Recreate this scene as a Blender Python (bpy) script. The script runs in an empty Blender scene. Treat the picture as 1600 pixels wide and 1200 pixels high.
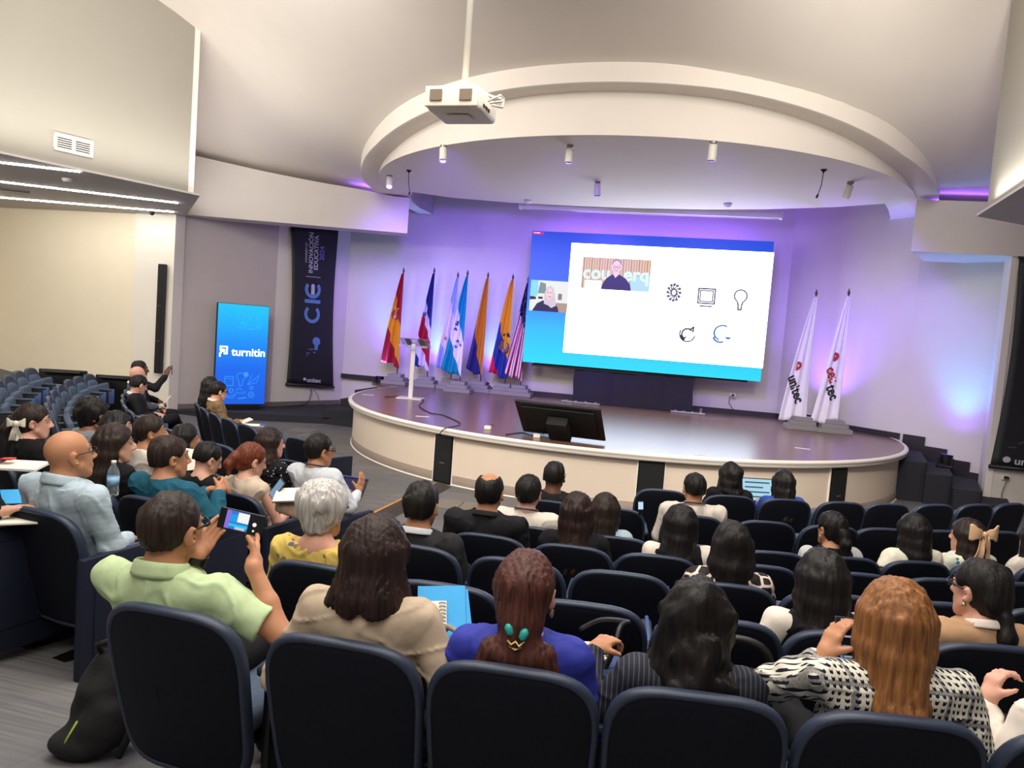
import bpy, bmesh, math, random
import numpy as np
from mathutils import Vector, Matrix

# ------------------------------------------------------------------ camera, world, lights, exposure
S = bpy.context.scene
COL = S.collection
FPX, YAW, PITCH, ROLL, CAMZ = 1150.0, .214, .07, .075, 2.26
_f = np.array([-math.sin(YAW)*math.cos(PITCH), math.cos(YAW)*math.cos(PITCH), -math.sin(PITCH)])
_r0 = np.array([math.cos(YAW), math.sin(YAW), 0.0]); _u0 = np.cross(_r0, _f)
_r = math.cos(ROLL)*_r0 + math.sin(ROLL)*_u0
_u = -math.sin(ROLL)*_r0 + math.cos(ROLL)*_u0
cd = bpy.data.cameras.new('camera'); cam = bpy.data.objects.new('camera', cd); COL.objects.link(cam)
cd.sensor_fit = 'HORIZONTAL'; cd.sensor_width = 36.0; cd.lens = FPX/1600*36.0; cd.clip_start = .05; cd.clip_end = 200
m = Matrix.Identity(4)
for i in range(3):
    m[i][0], m[i][1], m[i][2] = _r[i], _u[i], -_f[i]
m[2][3] = CAMZ
cam.matrix_world = m
S.camera = cam
S.view_settings.view_transform = 'Standard'
try: S.view_settings.look = 'None'
except Exception: pass
S.view_settings.exposure = 0.0
S.view_settings.gamma = 1.0
S.view_settings.use_curve_mapping = False
W = bpy.data.worlds.new('world'); S.world = W; W.use_nodes = True
W.node_tree.nodes['Background'].inputs[0].default_value = (.9, .92, 1, 1)
W.node_tree.nodes['Background'].inputs[1].default_value = .05

def sl(c):                                   # '#rrggbb' -> linear rgb
    c = c.lstrip('#'); v = [int(c[i:i+2], 16)/255 for i in (0, 2, 4)]
    return tuple(x/12.92 if x <= .04045 else ((x+.055)/1.055)**2.4 for x in v)

def lamp(name, kind, loc, target, energy, color, **kw):
    l = bpy.data.lights.new(name, kind); l.energy = energy; l.color = color
    for k, v in kw.items(): setattr(l, k, v)
    o = bpy.data.objects.new(name, l); COL.objects.link(o); o.location = loc
    if target is not None:
        o.rotation_euler = (Vector(target)-Vector(loc)).to_track_quat('-Z', 'Y').to_euler()
    return o
WARM, NEUT, VIO, CYAN = (1, .90, .76), (1, .95, .88), (.25, .10, 1.0), (.05, .60, 1.0)
# ceiling downlights over the audience, then fills added for headers, stage face and wing
lamp('house_and_fill_light', 'AREA', (-1.2, 3.6, 6.0), (-1.2, 3.3, 0), 440, NEUT, shape='RECTANGLE', size=6, size_y=4)
lamp('house_and_fill_light', 'AREA', (-.8, -.6, 5.6), (-.9, 4.5, .6), 165, NEUT, shape='RECTANGLE', size=5, size_y=2)
lamp('house_and_fill_light', 'AREA', (-5.2, 6.0, 6.1), (-8.4, 14, 3.6), 260, NEUT, shape='RECTANGLE', size=2.5, size_y=1.5)  # fill added to lift the left header
lamp('house_and_fill_light', 'AREA', (1.6, 6.4, 6.1), (4.6, 13.4, 3.8), 105, NEUT, shape='RECTANGLE', size=1.5, size_y=1.2)  # fill added to lift the right header
lamp('front_light', 'AREA', (-1.2, 4.6, 5.9), (-1.2, 9.7, .5), 22, WARM, shape='RECTANGLE', size=6, size_y=.6)
for _x, _t, _e in ((-4.5, -4.6, 640), (-1.2, -1.1, 760), (2.0, 2.7, 1350)):
    lamp('stage_front_fill', 'SPOT', (_x, 4.4, 6.1), (_t, 10.4, .35), _e, WARM, spot_size=math.radians(58), spot_blend=1.0, shadow_soft_size=.25)  # added spots that brighten the stage face and miss the drum
lamp('wing_fill_light', 'AREA', (-11.6, 3.5, 3.95), (-12.4, 13, 1.2), 230, (1, .96, .86), shape='RECTANGLE', size=3, size_y=.3)  # added in place of strips out of view, evens the cream wall
# LED coves on top of the two wing soffits, washing the bulkheads and the vault; the middle one is added
lamp('cove_and_fill_light', 'AREA', (-8.60, 7.6, 4.19), (-8.62, 7.6, 8), 85, (1, .97, .88), shape='RECTANGLE', size=.06, size_y=7.4).rotation_euler = (math.pi, 0, math.radians(-22.6))
lamp('cove_and_fill_light', 'AREA', (-8.80, 12.02, 4.2), (-7.6, 13.0, 6.6), 11, (1, .97, .95), shape='RECTANGLE', size=2.4, size_y=.06)  # invented strip behind the return, added to brighten the vault by the header
lamp('cove_and_fill_light', 'AREA', (2.92, 6.4, 4.19), (2.9, 6.4, 8), 50, (1, .97, .88), shape='RECTANGLE', size=.06, size_y=6.4).rotation_euler = (math.pi, 0, math.radians(-7.2))

# ------------------------------------------------------------------ pixel rays (measured on the photograph, used with real depths)
def ray(x, y): return _f + (x-800)/FPX*_r - (y-600)/FPX*_u
O = np.array([0, 0, CAMZ])
def at_z(x, y, z): d = ray(x, y); return O + d*((z-CAMZ)/d[2])
def at_y(x, y, Y): d = ray(x, y); return O + d*(Y/d[1])
def at_d(x, y, dep): return O + ray(x, y)*dep
def at_plane(x, y, p, n):
    d = ray(x, y); p = np.array(p, float); n = np.array(n, float); return O + d*(((p-O) @ n)/(d @ n))

# ------------------------------------------------------------------ materials
MATS = {}
def mat(name, color, rough=.6, metal=0.0, noise=.06, nscale=30.0, bump=0.0, bscale=200.0, emit=None, estr=1.0, spec=.5, alpha=1.0, trans=0.0, ior=1.45, stretch=None, coat=0.0):
    if name in MATS: return MATS[name]
    M = bpy.data.materials.new(name); M.use_nodes = True; N = M.node_tree.nodes; L = M.node_tree.links
    B = N['Principled BSDF']
    if isinstance(color, str): color = sl(color)
    B.inputs['Roughness'].default_value = rough; B.inputs['Metallic'].default_value = metal
    B.inputs['Specular IOR Level'].default_value = spec; B.inputs['IOR'].default_value = ior
    B.inputs['Transmission Weight'].default_value = trans; B.inputs['Coat Weight'].default_value = coat
    tc = N.new('ShaderNodeTexCoord'); src = tc.outputs['Object']
    if stretch:
        mp = N.new('ShaderNodeMapping'); mp.inputs['Scale'].default_value = stretch; L.new(src, mp.inputs[0]); src = mp.outputs[0]
    nz = N.new('ShaderNodeTexNoise'); nz.inputs['Scale'].default_value = nscale; nz.inputs['Detail'].default_value = 4; L.new(src, nz.inputs['Vector'])
    rp = N.new('ShaderNodeValToRGB'); L.new(nz.outputs['Fac'], rp.inputs[0])
    rp.color_ramp.elements[0].position = .3; rp.color_ramp.elements[1].position = .7
    rp.color_ramp.elements[0].color = (*[c*(1-noise) for c in color], 1); rp.color_ramp.elements[1].color = (*[min(1, c*(1+noise)) for c in color], 1)
    L.new(rp.outputs[0], B.inputs['Base Color'])
    if bump:
        bn = N.new('ShaderNodeTexNoise'); bn.inputs['Scale'].default_value = bscale; L.new(src, bn.inputs['Vector'])
        bp = N.new('ShaderNodeBump'); bp.inputs['Strength'].default_value = bump; bp.inputs['Distance'].default_value = .01
        L.new(bn.outputs['Fac'], bp.inputs['Height']); L.new(bp.outputs[0], B.inputs['Normal'])
    if emit is not None:
        if isinstance(emit, str): emit = sl(emit)
        B.inputs['Emission Color'].default_value = (*emit, 1); B.inputs['Emission Strength'].default_value = estr
    MATS[name] = M
    return M
def screen_mat(name, color, strength=1.0):     # self-lit display colour
    return mat(name, (0.01, .01, .01), rough=.4, noise=0, emit=color, estr=strength, spec=.2)
def nodes_of(M): return M.node_tree.nodes, M.node_tree.links, M.node_tree.nodes['Principled BSDF']
def pattern_mat(name, rough, build):           # build(N, L, tc) -> colour socket
    if name in MATS: return MATS[name]
    M = bpy.data.materials.new(name); M.use_nodes = True; N, L, B = nodes_of(M)
    B.inputs['Roughness'].default_value = rough; B.inputs['Specular IOR Level'].default_value = .25
    tc = N.new('ShaderNodeTexCoord'); L.new(build(N, L, tc), B.inputs['Base Color'])
    MATS[name] = M
    return M
def ramp(N, L, fac, stops, interp='CONSTANT'):
    r = N.new('ShaderNodeValToRGB'); r.color_ramp.interpolation = interp; e = r.color_ramp.elements
    for i, (p, c) in enumerate(stops):
        el = e[i] if i < 2 else e.new(p)
        el.position = p; el.color = (*(sl(c) if isinstance(c, str) else c), 1)
    L.new(fac, r.inputs[0]); return r.outputs[0]
def mixc(N, L, fac, a, b):
    x = N.new('ShaderNodeMix'); x.data_type = 'RGBA'
    for sock, v in ((x.inputs[0], fac), (x.inputs[6], a), (x.inputs[7], b)):
        if isinstance(v, str): sock.default_value = (*sl(v), 1)
        elif isinstance(v, (int, float)): sock.default_value = v
        else: L.new(v, sock)
    return x.outputs[2]
def math_n(N, L, op, a, b=None):
    x = N.new('ShaderNodeMath'); x.operation = op
    for i, v in enumerate((a, b)):
        if v is None: continue
        if isinstance(v, (int, float)): x.inputs[i].default_value = v
        else: L.new(v, x.inputs[i])
    return x.outputs[0]

# ------------------------------------------------------------------ object helpers
def tag(o, label=None, cat=None, group=None, kind=None):
    if label: o['label'] = label
    if cat: o['category'] = cat
    if group: o['group'] = group
    if kind: o['kind'] = kind
    return o
def thing(name, label, cat, loc=(0, 0, 0), rz=0, group=None):
    o = bpy.data.objects.new(name, None); COL.objects.link(o); o.location = loc; o.rotation_euler = (0, 0, rz); o.empty_display_size = .1
    return tag(o, label, cat, group)
def link(name, me, material=None, parent=None):
    o = bpy.data.objects.new(name, me); COL.objects.link(o)
    if material is not None and not me.materials:
        for q in (material if isinstance(material, (list, tuple)) else [material]): me.materials.append(q)
    if parent is not None: o.parent = parent
    return o
def raw_mesh(name, v, f, smooth=True):
    me = bpy.data.meshes.new(name); v = np.asarray(v, np.float32)
    if isinstance(f, np.ndarray) and f.ndim == 2:
        n, k = f.shape
        me.vertices.add(len(v)); me.vertices.foreach_set('co', v.ravel())
        me.loops.add(n*k); me.loops.foreach_set('vertex_index', f.astype(np.int32).ravel())
        me.polygons.add(n); me.polygons.foreach_set('loop_start', np.arange(0, n*k, k, dtype=np.int32))
        me.update(calc_edges=True)
    else:
        me.from_pydata([tuple(map(float, p)) for p in v], [], [tuple(map(int, q)) for q in f]); me.update()
    if smooth and len(me.polygons): me.polygons.foreach_set('use_smooth', np.ones(len(me.polygons), bool))
    return me
class MB:                                     # collects simple shapes into ONE mesh
    def __init__(s): s.v = []; s.f = []
    def add(s, v, f):
        n = len(s.v); s.v += [tuple(map(float, p)) for p in v]; s.f += [tuple(i+n for i in q) for q in f]; return s
    def box(s, c, size, R=None, bev=0.0, seg=2):
        bm = bmesh.new(); bmesh.ops.create_cube(bm, size=1)
        for v in bm.verts: v.co = Vector((v.co.x*size[0], v.co.y*size[1], v.co.z*size[2]))
        if bev: bmesh.ops.bevel(bm, geom=bm.edges[:], offset=min(bev, min(size)*.49), segments=seg, profile=.6, affect='EDGES')
        if R is not None: bmesh.ops.transform(bm, matrix=R.to_4x4(), verts=bm.verts)
        bm.verts.index_update(); c = Vector(c)
        s.add([v.co+c for v in bm.verts], [[v.index for v in f.verts] for f in bm.faces]); bm.free(); return s
    def prism(s, pts, z0, z1):                 # vertical prism over a plan outline
        n = len(pts); v = [(p[0], p[1], z0) for p in pts]+[(p[0], p[1], z1) for p in pts]
        f = [list(range(n))[::-1], list(range(n, 2*n))]+[[i, (i+1) % n, n+(i+1) % n, n+i] for i in range(n)]
        return s.add(v, f)
    def tube(s, pts, r, n=8, cap=True):
        pts = [Vector(p) for p in pts]; rs = r if isinstance(r, (list, tuple)) else [r]*len(pts); v = []; f = []; prev = None
        for i, p in enumerate(pts):
            d = (pts[min(i+1, len(pts)-1)]-pts[max(i-1, 0)]).normalized()
            a = (prev - d*prev.dot(d)) if prev is not None else d.orthogonal()
            a.normalize(); b = d.cross(a); prev = a
            for k in range(n):
                t = 2*math.pi*k/n; v.append(p+(a*math.cos(t)+b*math.sin(t))*rs[i])
        for i in range(len(pts)-1):
            for k in range(n): f.append((i*n+k, i*n+(k+1) % n, (i+1)*n+(k+1) % n, (i+1)*n+k))
        if cap: f.append(tuple(range(n))[::-1]); f.append(tuple(range((len(pts)-1)*n, len(pts)*n)))
        return s.add(v, f)
    def lathe(s, prof, c=(0, 0, 0), n=20, R=None):   # prof: (radius, z)
        v = []; f = []; c = Vector(c)
        for r, z in prof:
            for k in range(n):
                t = 2*math.pi*k/n; p = Vector((r*math.cos(t), r*math.sin(t), z))
                v.append(c+(R @ p if R is not None else p))
        for i in range(len(prof)-1):
            for k in range(n): f.append((i*n+k, i*n+(k+1) % n, (i+1)*n+(k+1) % n, (i+1)*n+k))
        f.append(tuple(range(n))[::-1]); f.append(tuple(range((len(prof)-1)*n, len(prof)*n)))
        return s.add(v, f)
    def grid(s, fn, nu, nv):                    # fn(u,v) on [0,1]^2
        n = len(s.v)
        for j in range(nv+1):
            for i in range(nu+1): s.v.append(tuple(map(float, fn(i/nu, j/nv))))
        for j in range(nv):
            for i in range(nu): a = n+j*(nu+1)+i; s.f.append((a, a+1, a+nu+2, a+nu+1))
        return s
    def build(s, name, material, parent=None, smooth=False):
        me = bpy.data.meshes.new(name); me.from_pydata(s.v, [], s.f); me.update()
        if smooth == 'auto':
            me.polygons.foreach_set('use_smooth', np.ones(len(me.polygons), bool))
            try: me.set_sharp_from_angle(angle=math.radians(38))
            except Exception: pass
        elif smooth: me.polygons.foreach_set('use_smooth', np.ones(len(me.polygons), bool))
        return link(name, me, material, parent)
def struct(name, mb, material, parent=None, smooth=False):
    o = mb.build(name, material, parent, smooth)
    if parent is None: o['kind'] = 'structure'
    return o
def text_obj(name, body, material, parent, M, size, offset=0.0):
    v, f = text_mesh(body, size, offset); o = link(name, raw_mesh(name, v, f, False), material, parent); o.matrix_local = M
    return o
def smooth_pts(pts, n=5):
    P = [Vector(p) for p in pts]; Q = []
    for i in range(len(P)-1):
        a, b, c, d = P[max(i-1, 0)], P[i], P[i+1], P[min(i+2, len(P)-1)]
        for k in range(n):
            t = k/n; Q.append(.5*((2*b)+(c-a)*t+(2*a-5*b+4*c-d)*t*t+(3*b-a-3*c+d)*t**3))
    return Q+[P[-1]]
def text_mesh(body, size, offset=0.0):
    c = bpy.data.curves.new('txt', 'FONT'); c.body = body; c.size = size; c.align_x = 'CENTER'; c.align_y = 'CENTER'; c.offset = offset; c.resolution_u = 3
    o = bpy.data.objects.new('txt', c); me = o.to_mesh(); v = [tuple(p.co) for p in me.vertices]; f = [tuple(q.vertices) for q in me.polygons]
    o.to_mesh_clear(); bpy.data.objects.remove(o); bpy.data.curves.remove(c)
    return v, f
# ------------------------------------------------------------------ setting
CX, CY = -1.08, 14.88                          # centre of the round stage, the ceiling drum and the rows of seats
RS, RD, RR_ = 5.2, 4.94, 5.27
ZS = .81
WALL = mat('painted_wall', '#d6cfc9', rough=.75, noise=.015, nscale=3)
WALL_L = mat('cream_wall', '#e4d8c0', rough=.75, noise=.015, nscale=3)
GREYW = mat('grey_wall', '#b3a9a9', rough=.75, noise=.02, nscale=3)
CEIL = mat('ceiling_paint', '#e8dfd6', rough=.85, noise=.012, nscale=2)
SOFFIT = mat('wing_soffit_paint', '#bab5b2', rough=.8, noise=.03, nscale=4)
DARK = mat('dark_skirting', '#2b272b', rough=.5, noise=.1)
STEPC = mat('step_carpet', '#2b2b33', rough=.95, noise=.25, nscale=120, bump=.3, bscale=300)
WHITE = mat('white_plastic', '#e6e1d8', rough=.4, noise=.02)
BLACK = mat('black_plastic', '#0c0c0d', rough=.42, noise=.1)
STEEL = mat('brushed_steel', '#b9bbc0', rough=.28, metal=.9, noise=.05, nscale=60)
CABLE = mat('black_cable', '#111114', rough=.5, noise=.05)

def carpet(N, L, tc):
    mp = N.new('ShaderNodeMapping'); mp.inputs['Rotation'].default_value = (0, 0, .06); L.new(tc.outputs['Object'], mp.inputs[0])
    br = N.new('ShaderNodeTexBrick'); br.offset = 0; br.inputs['Scale'].default_value = 1; br.inputs['Brick Width'].default_value = .5; br.inputs['Row Height'].default_value = .5
    br.inputs['Mortar Size'].default_value = .002; br.inputs['Color1'].default_value = (*sl('#5e5e60'), 1); br.inputs['Color2'].default_value = (*sl('#6a696c'), 1); br.inputs['Mortar'].default_value = (*sl('#545456'), 1)
    L.new(mp.outputs[0], br.inputs['Vector'])
    m2 = N.new('ShaderNodeMapping'); m2.inputs['Scale'].default_value = (1.2, 26, 1); L.new(tc.outputs['Object'], m2.inputs[0])
    nz = N.new('ShaderNodeTexNoise'); nz.inputs['Scale'].default_value = 1.6; nz.inputs['Detail'].default_value = 5; L.new(m2.outputs[0], nz.inputs['Vector'])
    st = ramp(N, L, nz.outputs['Fac'], [(.38, '#525253'), (.62, '#857f7a')], 'LINEAR')
    big = N.new('ShaderNodeTexNoise'); big.inputs['Scale'].default_value = .55; L.new(tc.outputs['Object'], big.inputs['Vector'])
    return mixc(N, L, ramp(N, L, big.outputs['Fac'], [(.40, (.1, .1, .1)), (.62, (.75, .75, .75))], 'LINEAR'), br.outputs['Color'], st)
FLOORM = pattern_mat('grey_carpet', .95, carpet)
def wood(N, L, tc):
    mp = N.new('ShaderNodeMapping'); mp.inputs['Scale'].default_value = (.7, 9, 1); L.new(tc.outputs['Object'], mp.inputs[0])
    nz = N.new('ShaderNodeTexNoise'); nz.inputs['Scale'].default_value = 2.2; nz.inputs['Detail'].default_value = 6; L.new(mp.outputs[0], nz.inputs['Vector'])
    br = N.new('ShaderNodeTexBrick'); br.inputs['Scale'].default_value = 1; br.inputs['Brick Width'].default_value = 1.2; br.inputs['Row Height'].default_value = .13; br.inputs['Mortar Size'].default_value = .0015
    br.inputs['Color1'].default_value = (*sl('#5c4238'), 1); br.inputs['Color2'].default_value = (*sl('#6d5145'), 1); br.inputs['Mortar'].default_value = (*sl('#3a2a26'), 1); L.new(tc.outputs['Object'], br.inputs['Vector'])
    return mixc(N, L, math_n(N, L, 'MULTIPLY', nz.outputs['Fac'], .7), br.outputs['Color'], '#8a6a58')
WOOD = pattern_mat('stage_floor_wood', .27, wood)
nodes_of(WOOD)[2].inputs['Specular IOR Level'].default_value = .6

ROWR = {1: 7.84, 2: 8.81, 3: 9.72, 4: 10.42, 5: 11.22, 6: 11.98, 7: 12.85}
ROWZ = {1: 0, 2: 0, 3: 0, 4: .10, 5: .22, 6: .315, 7: .41}
def floor_z(x, y):
    r = np.hypot(x-CX, y-CY)
    z = np.interp(r, [9.43, 10.15, 10.95, 11.73, 12.59, 13.5, 15, 18], [0, .1, .22, .32, .43, .55, .7, 1.0])
    return z + wing_rise(x, y)
def wing_rise(x, y):                           # the left wing sits a little higher
    a = np.degrees(np.arctan2(y-CY, x-CX)); a = np.where(a > 90, a-360, a)
    return .12*np.clip((-136-a)/14, 0, 1)*np.clip((np.hypot(x-CX, y-CY)-8.2)/1.2, 0, 1)
b = MB(); b.grid(lambda u, v: (lambda x, y: (x, y, float(floor_z(x, y))))(-15+27*u, -3+20.5*v), 108, 82)
struct('floor', b, FLOORM, smooth=True)

# ---- ceiling: a shallow vault through measured heights (thin-plate surface)
cp = np.array([(-5.2, 11.6, 5.33), (-4.82, 11.17, 5.48), (-3.83, 10.38, 5.66), (-2.96, 9.96, 5.73), (-1.81, 9.66, 5.77), (-.28, 9.67, 5.77), (.14, 9.75, 5.72), (1.05, 10.06, 5.64),
  (2.04, 10.63, 5.52), (2.83, 11.35, 5.37), (3.38, 12.07, 5.22), (3.76, 12.79, 5.05), (-6.3, 14.6, 5.12), (-7.37, 14.2, 5.2), (-8.6, 13.75, 5.33), (-9.9, 13.3, 5.5), (3.94, 13.3, 5.0), (6, 13.3, 5.05),
  (-7.92, 10.66, 6.75), (-8.8, 8, 7.15), (3.5, 9.9, 6.75), (3.3, 7.5, 7.0), (-10.2, 5, 7.3), (-1.1, 5, 6.45), (-1.1, 0, 6.7), (-12, 3, 6.8), (4, 0, 6.7), (-1.1, -3, 6.7), (-13, -3, 6.8), (8, -3, 6.8), (-5.6, 12.8, 5.1), (-13, 13, 5.6), (8, 10, 6.2)])
def _U(d2): return np.where(d2 > 1e-9, d2*np.log(np.maximum(d2, 1e-9)), 0)
_n = len(cp); K = np.zeros((_n+3, _n+3)); d2 = ((cp[:, None, :2]-cp[None, :, :2])**2).sum(-1)
K[:_n, :_n] = _U(d2)+np.eye(_n)*.6; K[:_n, _n] = 1; K[:_n, _n+1:] = cp[:, :2]; K[_n, :_n] = 1; K[_n+1:, :_n] = cp[:, :2].T
TW = np.linalg.solve(K, np.r_[cp[:, 2], 0, 0, 0])
def ceil_z(x, y):
    return float(_U((cp[:, 0]-x)**2+(cp[:, 1]-y)**2) @ TW[:_n] + TW[_n]+TW[_n+1]*x+TW[_n+2]*y)
b = MB(); b.grid(lambda u, v: (lambda x, y: (x, y, ceil_z(x, min(y, 14.9))))(-14.5+24*u, 15.2-18.2*v), 80, 60)
b.v = [(x, y, max(z, 5.07)) for x, y, z in b.v]
def in_disc(q):
    x = sum(b.v[i][0] for i in q)/4; y = sum(b.v[i][1] for i in q)/4
    return math.hypot(x-CX, min(y-CY, 0)) < 4.75
b.f = [q for q in b.f if not in_disc(q)]
struct('ceiling', b, CEIL, smooth=True)

# ---- ceiling rings over the stage
def arc(R, a0, a1, n): return [(CX+R*math.cos(math.radians(a0+(a1-a0)*i/n)), CY+R*math.sin(math.radians(a0+(a1-a0)*i/n))) for i in range(n+1)]
def ring_low(y): return float(np.interp(y, [9.6, 9.8, 10.65, 11.4, 12.6, 13.2, 14.88], [5.52, 5.49, 5.29, 5.12, 4.97, 4.955, 4.95]))
outer = arc(RR_, 180, 360, 96); inner = arc(RD, 180, 360, 96)
outer = [(outer[0][0], 17.1)]+outer+[(outer[-1][0], 17.1)]; inner = [(inner[0][0], 17.1)]+inner+[(inner[-1][0], 17.1)]
v = []; f = []
for (ox, oy), (ix, iy) in zip(outer, inner):
    lo = ring_low(oy); hi = max(ceil_z(ox, min(oy, 14.9)), lo+.05)+.06
    v += [(ox, oy, hi), (ox, oy, lo+.012), (ox-(ox-CX)*.003, oy-(oy-CY)*.003, lo), (ix, iy, lo), (ix, iy, 4.95)]
for i in range(len(outer)-1):
    for k in range(4): a = i*5+k; f.append((a, a+1, a+6, a+5))
ob = MB().add(v, f); o = struct('trim_ceiling_ring', ob, CEIL, smooth='auto')
slot = [(3.86, 17.1), (3.86, 16.2), (3.74, 15.3), (3.5, 14.5), (3.3, 13.95), (2.6, 14.42), (1.4, 14.9), (.3, 15.15), (-1, 15.28), (-2.3, 15.28), (-3.6, 15.18), (-4.8, 14.85), (-5.5, 14.38), (-5.7, 14.8), (-5.92, 15.5), (-6.02, 16.3), (-5.98, 17.1)]
poly = [(inner[-1][0], 17.1)]+slot+[(inner[0][0], 17.1)]+inner[1:-1]
from mathutils.geometry import tessellate_polygon
pv = [Vector((x, y, 0)) for x, y in poly]; me = raw_mesh('disc', [(x, y, 4.95) for x, y in poly], [t[::-1] for t in tessellate_polygon([pv])], False)
o = link('ceiling_disc', me, CEIL); o['kind'] = 'structure'
b = MB(); n = len(slot)
b.add([(x, y, 4.95) for x, y in slot]+[(x, y, 5.9) for x, y in slot], [(i, i+1, n+i+1, n+i) for i in range(n-1)])
b.add([(x, y, 5.9) for x, y in slot], [tuple(range(n))])
struct('ceiling_slot', b, GREYW)

# ---- walls
def wall(name, a, c, z0, z1, m=WALL, th=.12, kind='structure'):
    a = Vector((a[0], a[1])); c = Vector((c[0], c[1])); d = (c-a).normalized(); nrm = Vector((-d.y, d.x))*th
    return struct(name, MB().prism([a, c, c+nrm, a+nrm], z0, z1), m)
wall('wall_stage_back', (-8.1, 17.15), (2.3, 17.15), 0, 6)
wall('wall_stage_right', (2.3, 17.15), (4.25, 14.98), 0, 6)
wall('wall_stairs_right', (4.25, 14.98), (5.75, 13.72), 0, 5.4)
wall('wall_stairs_return', (5.25, 13.95), (5.13, 13.36), 0, 4.1, th=.1)
wall('wall_right', (5.13, 13.36), (9, 13.36), 0, 4.1)
wall('wall_left_grey', (-10.1, 13.25), (-8.98, 15.3), 0, 5.2, GREYW)
wall('wall_left_banner', (-8.98, 15.3), (-8.1, 17.15), 0, 5.2)
wall('wall_left', (-15, 13.2), (-10.86, 13.2), 0, 4.15, WALL_L)
wall('wall_left_pier', (-10.9, 13.1), (-9.98, 13.1), 0, 4.15, mat('pier_wall', '#ddd5c9', rough=.75, noise=.015, nscale=3), th=.3)
wall('wall_left_end', (-14.6, -3), (-14.6, 13.2), 0, 4.15, WALL_L)
wall('wall_rear', (9, -3), (-15, -3), 0, 7)
wall('wall_right_end', (8.2, 13.5), (8.2, -3), 0, 7)
def header(name, a, c, z0a, z0c, depth=.55, skew=0.0):
    a = Vector(a); c = Vector(c); d = (c-a).normalized(); nn = Vector((-d.y, d.x))*depth+d*skew; n = 14; v = []; f = []
    for i in range(n+1):
        p = a+(c-a)*(i/n); zb = z0a+(z0c-z0a)*i/n; zt = max(ceil_z(p.x, p.y), 5.07)-.16; q = p+nn
        v += [(p.x, p.y, zb), (p.x, p.y, zt), (q.x, q.y, zt), (q.x, q.y, zb)]
    for i in range(n):
        for k in range(4): f.append((i*4+k, i*4+4+k, i*4+4+(k+1) % 4, i*4+(k+1) % 4))
    f += [(0, 1, 2, 3), (n*4+3, n*4+2, n*4+1, n*4)]
    struct(name, MB().add(v, f), WALL)
header('trim_header_left', (-9.95, 13.28), (-5.72, 14.82), 4.14, 4.17)
header('trim_header_right', (3.62, 13.3), (9, 13.3), 4.07, 4.07, 1.2, .55)
BA, BB = Vector((-7.92, 10.66)), Vector((-13.6, -3))
wall('wall_bulkhead_left', BA, BB, 4.115, 6.95, mat('bulkhead_dimmed_paint', '#989389', rough=.8, noise=.012, nscale=2), th=-.1)  # same paint as the other walls, darkened against the strong cove light
wall('wall_bulkhead_left_return', BA+Vector((-.02, 0)), (-9.95, 13.25), 4.115, 6.9, th=-.1)
wall('wall_bulkhead_right', (3.47, 9.9), (1.9, -3), 4.115, 6.95, MATS['bulkhead_dimmed_paint'], th=.1)
wall('wall_bulkhead_right_return', (3.5, 9.9), (7.8, 12.6), 4.115, 6.9, th=-.1)
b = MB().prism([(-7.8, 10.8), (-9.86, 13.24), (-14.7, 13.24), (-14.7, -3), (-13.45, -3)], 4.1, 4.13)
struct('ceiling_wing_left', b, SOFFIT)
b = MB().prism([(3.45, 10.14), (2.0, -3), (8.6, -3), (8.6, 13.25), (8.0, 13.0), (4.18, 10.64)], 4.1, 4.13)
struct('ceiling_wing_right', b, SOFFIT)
# skirtings
b = MB()
for a, c in (((-8.08, 17.04), (2.29, 17.04)), ((2.29, 17.04), (4.24, 14.97))):
    d = (Vector(c)-Vector(a)).normalized(); nn = Vector((d.y, -d.x))*.02; b.prism([a, Vector(a)+nn, Vector(c)+nn, c], ZS, ZS+.11)
struct('baseboard_stage', b, DARK)
b = MB()
for a, c, z in (((-10.08, 13.27), (-8.96, 15.3), .15), ((-8.96, 15.3), (-8.09, 17.03), .15), ((5.14, 13.35), (9, 13.35), 0)):
    d = (Vector(c)-Vector(a)).normalized(); nn = Vector((d.y, -d.x))*.02; b.prism([a, Vector(a)+nn, Vector(c)+nn, c], z, z+.1)
struct('baseboard_wing', b, mat('grey_skirting', '#6a625f', rough=.6))

# ---- stage
FACE = mat('stage_face_paint', '#dcccbb', rough=.6, noise=.012, nscale=3)
TRIMW = mat('stage_nosing_white', '#efe6dd', rough=.4, noise=.01)
KICK = mat('stage_kickboard', '#8a7b70', rough=.6, noise=.04)
stage = thing('stage', 'round raised stage with glossy brown wooden floor and white curved front', 'stage', (CX, CY, 0))
def loc(p): return (p[0]-CX, p[1]-CY)
ar = arc(RS, 170, 372, 128)
top = [(p[0]-CX, p[1]-CY) for p in ar]
top += [(4.16-CX, 15.05-CY), (2.25-CX, 17.04-CY), (-7.2-CX, 17.04-CY), (-6.9-CX, 16.2-CY)]
MB().prism(top, ZS-.03, ZS).build('stage_top', WOOD, stage)
def band(r, prof, a0, a1, n):
    b = MB(); v = []; f = []
    for i in range(n+1):
        t = math.radians(a0+(a1-a0)*i/n)
        for dr, z in prof: v.append(((r+dr)*math.cos(t), (r+dr)*math.sin(t), z))
    k = len(prof)
    for i in range(n):
        for j in range(k-1): a = i*k+j; f.append((a, a+k, a+k+1, a+1))
    return b.add(v, f)
band(RS, [(-.02, ZS+.004), (.03, ZS+.004), (.045, ZS-.01), (.05, ZS-.03), (.03, ZS-.045), (.035, ZS-.075), (.02, ZS-.095), (-.01, ZS-.1), (-.02, ZS-.1)][::-1], 168, 372, 140).build('nosing', TRIMW, stage, True)
niches = [246.4, 280.2, 312.6]                 # speakers let into the stage front (angle on the circle)
def face_ok(t): return all(abs(t-x) > 1.95 for x in niches)
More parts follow.
